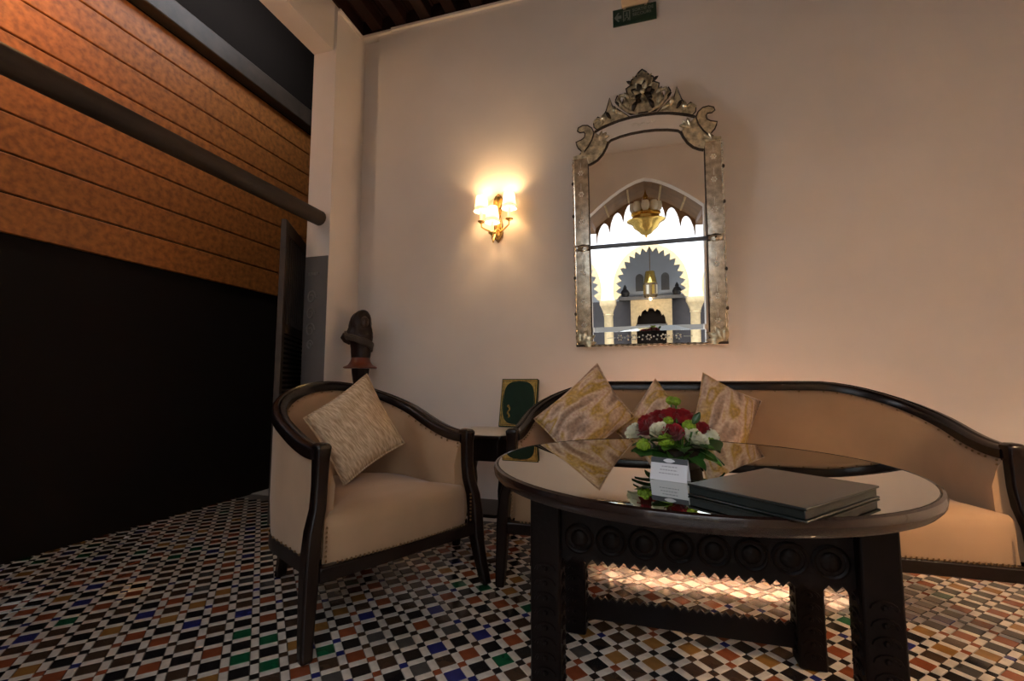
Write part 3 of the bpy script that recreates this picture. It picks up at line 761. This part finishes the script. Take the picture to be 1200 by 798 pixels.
# ------------------------------------------------------------------ wall sconces
def make_sconce(loc):
    r = empty('wall_sconce', loc)
    outl_ = [(0, .168), (.022, .150), (.036, .115), (.036, .085), (.024, .055), (.018, .02), (.026, -.02), (.034, -.05), (.028, -.075), (.036, -.10), (.030, -.135), (.014, -.155), (0, -.170)]
    poly = outl_ + [(-x, z) for x, z in outl_[-2:0:-1]]
    MB().prism(poly, (0, 0, 0), X_, Z_, -Y_, .014).build('backplate', 'bronze', r, bevel=.004)
    lf = MB()
    for zc, w, h in ((.105, .020, .045), (.03, .014, .04), (-.055, .022, .035), (-.11, .024, .04)): lf.ball((0, -.016, zc), (w, .012, h), 10, 8)
    for s in (-1, 1):
        lf.tube([(s * .006, -.02, -.15), (s * .026, -.028, -.12), (s * .034, -.032, -.085), (s * .024, -.034, -.06)], [.004, .008, .008, .003], 7)
        lf.tube([(s * .004, -.02, .0), (s * .022, -.026, .025), (s * .020, -.028, .05)], [.004, .007, .003], 7)
        lf.tube([(s * .002, -.018, .07), (s * .020, -.022, .09), (s * .024, -.02, .12), (s * .008, -.018, .14)], [.003, .006, .006, .003], 7)
    lf.build('leaf_relief', 'gilt', r, angle=70)
    for x, y, zs in ((-.095, -.075, .085), (.095, -.075, .085), (0, -.135, -.02)):
        zb = zs - .055      # underside of shade
        zc = zb - .075      # drip cup
        a = MB().tube([(0, -.015, -.07), (x * .25, y * .45, -.105 + .0 * zs), (x * .7, y * .85, zc - .045), (x * .98, y, zc - .03), (x, y, zc)], [.006, .006, .0055, .005, .005], 8).build('arm', 'gilt', r)
        MB().lathe([(.006, -.008), (.012, -.002), (.024, .006), (.025, .009), (.011, .008)], (x, y, zc), 14).build('drip_cup', 'gilt', a)
        MB().lathe([(.011, .008), (.011, .085)], (x, y, zc), 12).build('candle_tube', 'candle', a)
        s = MB().lathe([(.050, 0), (.046, .02), (.040, .06), (.034, .105)], (x, y, zb), 28, cap=False).build('lamp_shade', 'lamp_shade', r)
        for rr, zz in ((.051, .001), (.0475, .017), (.0345, .104)):
            MB().tube([(x + rr * math.cos(w), y + rr * math.sin(w), zb + zz) for w in [2 * PI * q / 24 for q in range(24)]], .0016, 5, closed=True).build('shade_trim', 'shade_trim', s)
        MB().ball((x, y, zb + .045), (.010, .010, .018), 8, 6).build('bulb', 'bulb', a)
        point_light('sconce_light', (x, y, zb + .072), SCONCE_W, (1.0, .64, .32), .018, r)
    return r
SCONCE_W = 1.7; FLOOR_W = 55
s1 = make_sconce((-.908, D, 1.962))
tag(s1, 'gilt three-shade wall sconce glowing left of the mirror', 'sconce')

# standing lamp to the right of the coffee table
fl_ = empty('floor_lamp', (1.70, 1.15, 0))
MB().lathe([(.15, 0), (.15, .015), (.06, .03), (.02, .05)], seg=24).build('base', 'bronze', fl_)
MB().lathe([(.012, .05), (.012, .7), (.02, .72), (.012, .74), (.012, 1.66)], seg=12).build('pole', 'bronze', fl_)
MB().lathe([(.20, 1.58), (.13, 1.92)], seg=32, cap=False).build('lamp_shade', 'lamp_shade', fl_)
for r_, z_ in ((.201, 1.58), (.131, 1.92)): MB().tube([(r_ * math.cos(w), r_ * math.sin(w), z_) for w in [2 * PI * q / 32 for q in range(32)]], .003, 5, closed=True).build('shade_trim', 'shade_trim', fl_)
MB().ball((0, 0, 1.74), (.028, .028, .045), 12, 8).build('bulb', 'bulb', fl_)
MB().lathe([(.0005, 1.90), (.133, 1.90), (.133, 1.904), (.0005, 1.904)], seg=32, cap=False).build('upward_light_cap', 'lamp_shade', fl_)  # cap added to hold back the lamp's upward light from the upper wall
point_light('floor_lamp_light', (0, 0, 1.74), FLOOR_W, (1.0, .66, .38), .05, fl_)
tag(fl_, 'bronze standing lamp with a cream shade right of the coffee table', 'floor lamp')

# ------------------------------------------------------------------ exit sign
es = empty('exit_sign', (-.005, D, 3.197))
MB().span(-.08, .09, -.075, 0, .062, .135).build('lamp_housing', 'lamp_housing', es, bevel=.006)
for x in (-.06, .07): MB().span(x - .008, x + .008, -.012, 0, .045, .065).build('bracket', 'lamp_housing', es, smooth=False)
MB().span(-.133, .133, -.012, -.002, -.056, .056).build('sign_plate', 'sign_green', es, bevel=.002)
ys = -.0125
MB().prism([(-.124, .0), (-.100, .032), (-.092, .028), (-.104, .010), (-.080, .010), (-.080, -.010), (-.104, -.010), (-.092, -.028), (-.100, -.032)], (0, ys, 0), X_, Z_, -Y_, .001).build('arrow', 'sign_grey', es, smooth=False)
for a, b, c, d in ((-.070, -.026, .030, .036), (-.070, -.064, -.036, .030), (-.032, -.026, -.036, .030)): MB().span(a, b, ys - .001, ys, c, d).build('door_icon', 'sign_grey', es, smooth=False)
mn = MB(); mn.ball((-.046, ys, .018), (.006, .001, .006), 8, 4)
for pth in ([(-.047, .010), (-.045, -.008), (-.056, -.016), (-.060, -.030)], [(-.045, -.008), (-.036, -.020), (-.040, -.032)], [(-.058, .0), (-.050, .008), (-.040, .002)]):
    mn.tube([(x, ys, z) for x, z in pth], .0028, 5)
mn.build('running_figure', 'sign_grey', es)
def text_obj(txt, size, loc, material, parent, name, rot=(R(90), 0, 0), ext=.0004):
    cu = bpy.data.curves.new(name, 'FONT'); cu.body = txt; cu.size = size; cu.extrude = ext; cu.align_x = 'LEFT'
    t = bpy.data.objects.new(name, cu); COL.objects.link(t); bpy.context.view_layer.update()
    dg = bpy.context.evaluated_depsgraph_get(); me = bpy.data.meshes.new_from_object(t.evaluated_get(dg)); bpy.data.objects.remove(t)
    o = bpy.data.objects.new(name, me); COL.objects.link(o); me.materials.clear(); me.materials.append(MATS[material]); o.parent = parent; o.location = loc; o.rotation_euler = rot
    return o
text_obj('SORTIE DE', .027, (-.012, ys - .0005, .018), 'sign_grey', es, 'lettering')
text_obj('SECOURS', .027, (-.012, ys - .0005, -.010), 'sign_grey', es, 'lettering')
tag(es, 'dark green exit sign with arrow and running figure under its lamp', 'exit sign')

# ------------------------------------------------------------------ Venetian mirror
mr = empty('wall_mirror', (.03, D - .035, 1.09), 0, R(4))
def mpoly(pts, y, t, name, material, parent=mr, bevel=0, smooth=False):
    return MB().prism(pts, (0, y, 0), X_, Z_, -Y_, t).build(name, material, parent, bevel=bevel, smooth=smooth)
def sym(half): return half + [(-x, z) for x, z in half[::-1] if abs(x) > 1e-6]
inner_r = [(0, 1.262), (.07, 1.259), (.135, 1.250), (.190, 1.236), (.206, 1.222), (.218, 1.195), (.240, 1.158), (.270, 1.128), (.300, 1.112), (.325, 1.104)]
mpoly([(.325, .612)] + [(x, z) for x, z in inner_r[::-1]] + [(-x, z) for x, z in inner_r[1:]] + [(-.325, .612)], 0, .006, 'upper_glass', 'mirror_glass')
mpoly([(-.325, .115), (.325, .115), (.325, .588), (-.325, .588)], 0, .006, 'lower_glass', 'mirror_glass')
# bevelled edge of the lower glass: a slanted facet
MB().add([(-.325, -.006, .115), (.325, -.006, .115), (.325, -.002, .085), (-.325, -.002, .085)], [(0, 1, 2, 3)]).build('bevel', 'mirror_glass', mr, smooth=False, fix=False)
mpoly([(-.325, .012), (.325, .012), (.325, .085), (-.325, .085)], 0, .004, 'bottom_glass', 'mirror_glass')
mpoly([(-.325, .588), (.325, .588), (.325, .612), (-.325, .612)], .002, .012, 'cross_bar', 'dark_reflection_glass')
mpoly([(-.40, .01), (.40, .01), (.40, 1.16), (.28, 1.30), (-.28, 1.30), (-.40, 1.16)], .02, .018, 'backing_board', 'mirror_edge')
for s in (-1, 1):
    for z0, z1 in ((.0, .585), (.615, 1.150)):
        st_ = mpoly([(s * .330, z0), (s * .418, z0), (s * .418, z1), (s * .330, z1)], 0, .010, 'border_strip', 'border_glass', bevel=.004)
        for zc in ((.13, .27, .45) if z0 < .3 else (.76, .93, 1.06)):
            fl = MB()
            for q in range(6):
                w = 2 * PI * q / 6; fl.ball((s * .374 + .012 * math.cos(w), -.0105, zc + .012 * math.sin(w)), (.005, .001, .005), 6, 4)
            fl.ball((s * .374, -.0105, zc), (.003, .001, .003), 6, 4)
            fl.box((s * .374, -.0105, zc + .045), (.002, .001, .04))
            fl.build('etched_flower', 'etched', st_)
    # twisted glass rope along both edges of the strip
    for xx in (.421,):
        pts = []; rad = []
        for i in range(97): pts.append((s * xx, -.006, .0 + 1.15 * i / 96)); rad.append(.0045 + .0022 * math.sin(i * 1.9))
        MB().tube(pts, rad, 6).build('glass_rope', 'rope_glass', mr)
    MB().tube([(s * .3275, -.008, .01 + 1.09 * i / 10) for i in range(11)], .0035, 6).build('edge_bead', 'mirror_edge', mr)
    for zc in (.20, .42, .80, 1.00):
        MB().ball((s * .424, -.008, zc), (.008, .006, .012), 8, 5).build('rosette_pin', 'mirror_edge', mr)
    # rosette at the cross bar
    ro = MB(); ro.lathe([(.002, 0), (.034, 0), (.036, .004), (.028, .010), (.010, .012), (.002, .016)], (0, 0, 0), 16)
    ro.v = [(s * .372 + x * 1.05, -.010 - z * .6, .600 + y * .62) for x, y, z in ro.v]
    rr_ = ro.build('rosette', 'border_glass', mr)
    MB().ball((s * .372, -.026, .60), (.006, .005, .006), 8, 5).build('rosette_pin', 'mirror_edge', rr_)
    # lobed shoulder between side strip and top arch
    lobe = [(.325, 1.104), (.300, 1.112), (.270, 1.128), (.240, 1.158), (.218, 1.195), (.206, 1.228), (.285, 1.300), (.297, 1.258), (.322, 1.214), (.356, 1.180), (.418, 1.168), (.418, 1.150), (.335, 1.150)]
    mpoly([(s * x, z) for x, z in lobe], -.002, .010, 'shoulder_panel', 'crest_glass', bevel=.003)
    MB().tube([(s * x, -.010, z) for x, z in lobe[:6]], .0065, 6).build('shoulder_edge', 'mirror_edge', mr)
    for (cx, cz, a) in ((.255, 1.245, 48), (.372, 1.150, 40)):
        lf = MB()
        for q in (-1, 0, 1):
            w = R(a + q * 28); lf.tube([(s * cx, -.014, cz), (s * (cx - .035 * math.cos(w)), -.018, cz + .035 * math.sin(w)), (s * (cx - .06 * math.cos(w)), -.014, cz + .058 * math.sin(w))], [.004, .010, .002], 6)
        lf.build('shoulder_leaf', 'crest_glass', mr)
    scroll = [(.288, 1.296), (.300, 1.325), (.325, 1.345), (.355, 1.349), (.382, 1.338), (.388, 1.320), (.372, 1.308), (.348, 1.308), (.341, 1.295), (.346, 1.275), (.365, 1.262), (.398, 1.252), (.393, 1.232), (.384, 1.212), (.372, 1.200), (.356, 1.180), (.325, 1.215), (.300, 1.255)]
    sc_ = mpoly([(s * x, z) for x, z in scroll], -.004, .012, 'corner_scroll', 'crest_glass', bevel=.003)
    MB().tube([(s * x, -.014, z) for x, z in scroll], .0042, 6, closed=True).build('scroll_edge', 'mirror_edge', sc_)
    # inner arm of the crest
    wing = [(.075, 1.357), (.150, 1.420), (.172, 1.428), (.190, 1.492), (.212, 1.420), (.238, 1.372), (.262, 1.388), (.290, 1.362), (.288, 1.330), (.270, 1.312), (.235, 1.326), (.160, 1.346)]
    w_ = mpoly([(s * x, z) for x, z in wing], -.002, .010, 'crest_wing', 'crest_glass', bevel=.003)
    MB().tube([(s * x, -.012, z) for x, z in wing], .0036, 6, closed=True).build('wing_edge', 'mirror_edge', w_)
    MB().tube([(s * (.262 + .022 * math.cos(a)), -.016, 1.352 + .022 * math.sin(a)) for a in [R(20 * q) for q in range(14)]], [.009 - .0004 * q for q in range(14)], 7).build('crest_curl', 'crest_glass', w_)
    cs = [(.03, 1.366), (.085, 1.392), (.125, 1.430), (.140, 1.468), (.128, 1.492), (.105, 1.486), (.104, 1.462)]
    MB().tube([(s * x, -.018, z) for x, z in cs], [.006, .010, .013, .013, .011, .009, .004], 8).build('crest_scroll', 'crest_glass', mr)
    MB().tube([(s * (x + .016), -.012, z + .006) for x, z in cs[:5]], .004, 6).build('scroll_edge', 'mirror_edge', mr)
    # corner leaves at the bottom
    for q, (dx, dz, L) in enumerate(((-.5, .9, .10), (-.85, .5, .11), (-1, .12, .10), (.0, 1, .09))):
        d_ = Vector((dx, 0, dz)).normalized(); b0 = Vector((.405, -.014, .012)); sd = Vector((-d_.z, 0, d_.x))
        lm = MB()
        lm.grid(lambda a, b: tuple((lambda v: (s * v.x, v.y, v.z))(b0 + d_ * (L * a) + sd * ((b - .5) * .042 * math.sin(PI * min(1, a * .92 + .06)) ) + Vector((0, -.010 * math.sin(PI * a) + .006 * abs(b - .5), 0)))), 8, 4)
        lm.build('corner_leaf', 'crest_glass', mr, angle=80)
    MB().box((s * .392, -.010, .006), (.06, .022, .014)).build('corner_foot', 'mirror_edge', mr, bevel=.003)
# top arch band
top_o = [(0, 1.358), (.07, 1.356), (.14, 1.347), (.20, 1.332), (.25, 1.316), (.285, 1.300)]
top_i = [(0, 1.266), (.07, 1.263), (.135, 1.254), (.190, 1.240), (.206, 1.228)]
band = [(-x, z) for x, z in top_o[::-1]] + top_o[1:] + top_i[::-1] + [(-x, z) for x, z in top_i[1:]]
mpoly(band, 0, .008, 'arch_panel', 'mirror_glass', bevel=.003)
for pts, rad in ((top_o, .0075), (inner_r, .0065)):
    MB().tube([(-x, -.010, z) for x, z in pts[::-1]] + [(x, -.010, z) for x, z in pts[1:]], rad, 8).build('arch_bead', 'mirror_edge', mr)
et = MB()
for i in range(11): et.ball((-.06 + i * .012, -.0085, 1.31 + .006 * math.sin(i * 1.5)), (.004, .0008, .004), 6, 4)
et.build('etched_sprig', 'etched', mr)
# central cartouche with petals
cart = [(-.07, 1.372), (-.125, 1.420), (-.108, 1.470), (-.088, 1.500), (-.094, 1.530), (-.068, 1.545), (-.062, 1.575), (-.036, 1.592), (-.022, 1.612), (0, 1.630)]
cart = cart + [(-x, z) for x, z in cart[-2::-1]]
mpoly(cart, -.002, .010, 'crest_plate', 'crest_glass', bevel=.003)
MB().tube([(x, -.012, z) for x, z in cart], .0045, 6, closed=True).build('crest_edge', 'mirror_edge', mr)
for ring, (n_, rad_, L_, yy) in enumerate(((9, .062, .060, -.016), (7, .034, .045, -.026))):
    for q in range(n_):
        w = 2 * PI * q / n_ + ring * .3; d_ = Vector((math.cos(w), 0, math.sin(w))); sd = Vector((-d_.z, 0, d_.x)); c0 = Vector((0, yy, 1.488))
        pm = MB().grid(lambda a, b: tuple(c0 + d_ * (.010 + L_ * a) + sd * ((b - .5) * .042 * math.sin(PI * min(1, .15 + a * .8))) + Vector((0, -.012 * a * a + .010 * abs(b - .5), 0))), 6, 4)
        pm.build('crest_petal', 'crest_glass' if q % 2 else 'mirror_edge', mr, angle=80)
MB().ball((0, -.036, 1.488), (.016, .010, .016), 12, 8).build('crest_boss', 'crest_glass', mr)
for q in range(5):
    w = R(50 + 20 * q); d_ = Vector((math.cos(w), 0, math.sin(w))); sd = Vector((-d_.z, 0, d_.x)); c0 = Vector((0, -.014, 1.53))
    MB().grid(lambda a, b: tuple(c0 + d_ * (.085 * a) + sd * ((b - .5) * .026 * math.sin(PI * min(1, .1 + a * .85))) + Vector((0, -.010 * math.sin(PI * a), 0))), 6, 3).build('crest_leaf', 'crest_glass', mr, angle=80)
for sg in (-1, 1):
    for (cx, cz, a, L, wd, mt) in ((.085, 1.400, 70, .085, .030, 'crest_glass'), (.060, 1.385, 105, .070, .026, 'mirror_edge'), (.115, 1.425, 30, .060, .024, 'mirror_edge'), (.150, 1.385, 60, .060, .026, 'crest_glass'),
                                  (.185, 1.365, 45, .055, .022, 'mirror_edge'), (.225, 1.345, 75, .060, .024, 'crest_glass'), (.075, 1.470, 35, .050, .024, 'crest_glass'), (.055, 1.545, 25, .045, .020, 'mirror_edge'), (.100, 1.372, 15, .060, .022, 'crest_glass')):
        w = R(a); d_ = Vector((math.cos(w), 0, math.sin(w))); sd = Vector((-d_.z, 0, d_.x)); c0 = Vector((cx, -.016, cz))
        MB().grid(lambda p, q: (lambda v: (sg * v.x, v.y, v.z))(c0 + d_ * (L * p) + sd * ((q - .5) * 2 * wd * .5 * math.sin(PI * min(1, .1 + p * .86)) + .012 * p * p) + Vector((0, -.014 * math.sin(PI * p) + .012 * abs(q - .5), 0))), 7, 4).build('crest_leaf', mt, mr, angle=80)
    MB().tube([(sg * (.095 + .016 * math.cos(a)), -.020, 1.425 + .016 * math.sin(a)) for a in [R(25 * q) for q in range(13)]], [.008 - .0004 * q for q in range(13)], 7).build('crest_curl', 'crest_glass', mr)
# etched garland on the bottom glass and twisted bottom edge
for i in range(9):
    xc = -.165 + i * .041; fl = MB(); k = 6 if i % 2 == 0 else 3
    for q in range(k):
        w = 2 * PI * q / k + i; fl.ball((xc + .013 * math.cos(w), -.0046, .049 + .014 * math.sin(w)), (.0055, .0008, .0055), 6, 4)
    fl.build('etched_flower', 'etched', mr)
for s in (-1, 1): MB().box((s * .215, -.0046, .049), (.05, .0008, .003)).build('etched_line', 'etched', mr)
MB().tube([(-.36 + .72 * i / 80, -.008, .004) for i in range(81)], [.0055 + .002 * math.sin(i * 1.7) for i in range(81)], 6).build('glass_rope', 'rope_glass', mr)
tag(mr, 'tall Venetian mirror with etched glass border and scrolled crest above sofa', 'mirror')

# ------------------------------------------------------------------ things on the coffee table
TT = TZ + .0005
# bouquet
bq = empty('rose_bouquet', (.085, 1.385, TT))
BQ = Vector((.085, 1.385, TT))
MB().lathe([(.055, 0), (.062, .01), (.066, .05), (.06, .055)], seg=20).build('low_pot', 'pot_dark', bq)
def petal(mb, c, axis, side, base_r, top_r, height, half, lean, curl):
    """one curved petal of a rose around axis"""
    def fn(a, b):
        w = (b - .5) * 2 * half
        rr = base_r + (top_r - base_r) * a ** .8 + curl * max(0, a - .7) ** 1.5
        d = side * math.cos(w) + axis.cross(side) * math.sin(w)
        h = height * a * (1 - .28 * abs(b - .5) ** 2 * 4 * a)
        return tuple(c + d * rr + axis * h)
    mb.grid(fn, 5, 5)
def rose(c, axis, r, m, rg):
    mb = MB(); axis = axis.normalized(); s0 = axis.orthogonal().normalized(); c = Vector(c) - axis * r * .9
    for layer, (n, b0, t0, h, half, curl) in enumerate(((3, .05, .16, 1.55, 1.25, 0), (4, .12, .38, 1.6, 1.0, .1), (5, .18, .62, 1.55, .85, .5), (6, .25, .88, 1.35, .75, 1.0), (6, .3, 1.0, .95, .75, 1.3))):
        for q in range(n):
            w = 2 * PI * q / n + layer * .7 + rg.uniform(-.15, .15)
            petal(mb, c, axis, s0 * math.cos(w) + axis.cross(s0) * math.sin(w), b0 * r, t0 * r, h * r, half, 0, curl * r)
    o = mb.build('red_rose' if m == 'rose_red' else 'white_rose', m, bq, angle=80, fix=False)
    return o
def leaf(mb, p0, d, L, wd, n=None, bend=.3):
    d = Vector(d).normalized(); n = Vector(n or (0, 0, 1)); sd = d.cross(n)
    sd = sd.normalized() if sd.length > 1e-4 else d.orthogonal().normalized(); n = sd.cross(d)
    p0 = Vector(p0)
    mb.grid(lambda a, b: tuple(p0 + d * (L * a) + sd * ((b - .5) * 2 * wd * math.sin(PI * min(1, a * .9 + .08)) ** .8) - n * (bend * L * a * a) + n * (abs(b - .5) * wd * .5)), 8, 4)
rg = random.Random(11)
flowers = [  # u, v, depth from camera, radius, kind
    (742, 505, 1.31, .024, 'W'), (756, 492, 1.36, .022, 'R'), (754, 501, 1.30, .026, 'R'), (772, 503, 1.26, .023, 'W'), (788, 507, 1.24, .027, 'R'),
    (785, 486, 1.37, .028, 'R'), (800, 487, 1.36, .028, 'R'), (770, 488, 1.40, .025, 'R'), (811, 508, 1.28, .025, 'W'), (819, 516, 1.25, .026, 'W'), (822, 501, 1.34, .023, 'R'),
    (834, 510, 1.33, .021, 'W'), (812, 514, 1.25, .018, 'W'), (797, 496, 1.40, .022, 'R')]
for u, v, d, r_, k in flowers:
    p = at(u, v, d) - BQ
    ax = (p - Vector((0, .0, .02))); ax.z = max(ax.z, .02); ax = ax.normalized() + Vector((0, -.15, .35))
    rose(p, ax, r_, 'rose_red' if k == 'R' else 'rose_white', rg)
    q = p - ax.normalized() * r_ * .9; MB().tube([(q.x * .3, q.y * .3, .03), tuple(q * .7 + Vector((0, 0, .012))), tuple(q)], .003, 5).build('stem', 'leaf_green', bq)
for u, v, d, r_ in ((754, 522, 1.25, .017), (780, 517, 1.235, .019), (807, 500, 1.29, .017), (832, 520, 1.29, .016), (786, 470, 1.38, .013), (792, 471, 1.37, .013), (783, 494, 1.30, .013)):
    p = at(u, v, d) - BQ; MB().tube([(p.x * .3, p.y * .3, .03), (p.x * .8, p.y * .8, p.z * .6), tuple(p)], .0028, 5).build('stem', 'leaf_bright', bq)
    mb = MB(); mb.ball(p, (r_, r_, r_ * .9), 14, 10)
    for i in range(46):
        w = rg.uniform(0, 2 * PI); zz = rg.uniform(-.4, 1); q = Vector((math.cos(w) * math.sqrt(1 - zz * zz), math.sin(w) * math.sqrt(1 - zz * zz), zz)); mb.ball(p + q * r_, r_ * .22, 5, 3)
    mb.build('green_chrysanthemum', 'bud_green', bq)
for i in range(30):
    w = rg.uniform(0, 2 * PI); el = rg.uniform(-.1, .7); d_ = Vector((math.cos(w), math.sin(w), el))
    mb = MB(); leaf(mb, Vector((math.cos(w) * .045, math.sin(w) * .045, rg.uniform(.03, .07))), d_, rg.uniform(.05, .085), rg.uniform(.016, .026), None, rg.uniform(.1, .5)); mb.build('leaf', rg.choice(['leaf_green', 'leaf_green', 'leaf_bright']), bq, angle=80, fix=False)
for (u0, v0, u1, v1, wd, m) in ((790, 524, 800, 547, .034, 'leaf_bright'), (805, 524, 822, 548, .034, 'leaf_green'), (775, 526, 772, 545, .026, 'leaf_green'), (755, 526, 750, 540, .026, 'leaf_green'), (798, 526, 785, 546, .028, 'leaf_bright'), (830, 518, 846, 532, .024, 'leaf_green'), (812, 497, 820, 484, .010, 'leaf_green')):
    a = at(u0, v0, 1.27) - BQ; b = at(u1, v1, 1.20 if v1 > 530 else 1.28) - BQ; b.z = max(b.z, .006)
    mb = MB(); leaf(mb, a, b - a, (b - a).length, wd, (0, -.9, .4), -.12); mb.build('leaf', m, bq, angle=80, fix=False)
for i in range(14):
    w = 2 * PI * i / 14; MB().tube([(.03 * math.cos(w), .03 * math.sin(w), .03), (.055 * math.cos(w), .055 * math.sin(w), .10)], .003, 5).build('stem', 'leaf_bright', bq)
tag(bq, 'low bouquet of red and white roses with green buttons on the table', 'bouquet')

# tent card
cl, cr = Vector((.006, 1.190, TT)), Vector((.088, 1.155, TT))
cx_ = (cr - cl).normalized(); cy_ = Vector((-cx_.y, cx_.x, 0)); cw = (cr - cl).length
tc_ = empty('tent_card', (cl + cr) / 2, math.atan2(cx_.y, cx_.x))
hh = .052; lean = .014
MB().add([(-cw / 2, 0, 0), (cw / 2, 0, 0), (cw / 2, lean, hh), (-cw / 2, lean, hh), (-cw / 2, .0008, 0), (cw / 2, .0008, 0), (cw / 2, lean + .0008, hh), (-cw / 2, lean + .0008, hh)],
         [(0, 1, 2, 3), (7, 6, 5, 4), (0, 4, 5, 1), (1, 5, 6, 2), (2, 6, 7, 3), (3, 7, 4, 0)]).build('front_panel', 'paper', tc_, smooth=False)
MB().add([(-cw / 2, 2 * lean, 0), (cw / 2, 2 * lean, 0), (cw / 2, lean, hh), (-cw / 2, lean, hh), (-cw / 2, 2 * lean + .0008, 0), (cw / 2, 2 * lean + .0008, 0), (cw / 2, lean + .0008, hh), (-cw / 2, lean + .0008, hh)],
         [(0, 1, 2, 3), (7, 6, 5, 4), (0, 4, 5, 1), (1, 5, 6, 2), (2, 6, 7, 3), (3, 7, 4, 0)]).build('rear_panel', 'paper', tc_, smooth=False)
def on_card(x0, x1, z0, z1, nm, m, off=.0004):
    f = lambda z: lean * z / hh - off
    MB().add([(x0, f(z0), z0), (x1, f(z0), z0), (x1, f(z1), z1), (x0, f(z1), z1)], [(0, 1, 2, 3)]).build(nm, m, tc_, smooth=False, fix=False)
on_card(-cw / 2, cw / 2, hh * .76, hh, 'dark_band', 'card_dark')
em = MB(); kk = 18
em.add([(.013 * math.cos(2 * PI * i / kk) * (1 + .12 * math.cos(8 * PI * i / kk)), lean * (hh * .885 + .0048 * math.sin(2 * PI * i / kk)) / hh - .0008, hh * .885 + .0048 * math.sin(2 * PI * i / kk)) for i in range(kk)], [tuple(range(kk))])
em.build('emblem', 'paper', tc_, smooth=False, fix=False)
for i, (a, b) in enumerate(((-.017, .020), (-.021, .021), (-.023, .025))):
    z0 = hh * (.60 - .15 * i); x_ = a
    while x_ < b:
        l_ = rg.uniform(.004, .009); on_card(x_, min(b, x_ + l_), z0, z0 + .0022, 'print_line', 'ink'); x_ += l_ + .0015
tag(tc_, 'small white tent card with dark band and emblem before the bouquet', 'card')

# black folder
f0 = Vector((.080, 1.040, TT)); fe = Vector((.76, -.65, 0)).normalized()
fo = empty('black_folder', f0, math.atan2(fe.y, fe.x))
for nm, z0, z1, m in (('lower_cover', 0, .004, 'folder_black'), ('page_block', .004, .020, 'folder_black'), ('upper_cover', .020, .025, 'folder_black')):
    ins = .004 if nm == 'page_block' else 0
    MB().span(ins if nm != 'page_block' else 0.001, .23 - ins, ins, .31 - ins, z0, z1).build(nm, m, fo, bevel=.0015)
tag(fo, 'thick black menu folder lying flat on the glass table', 'folder')
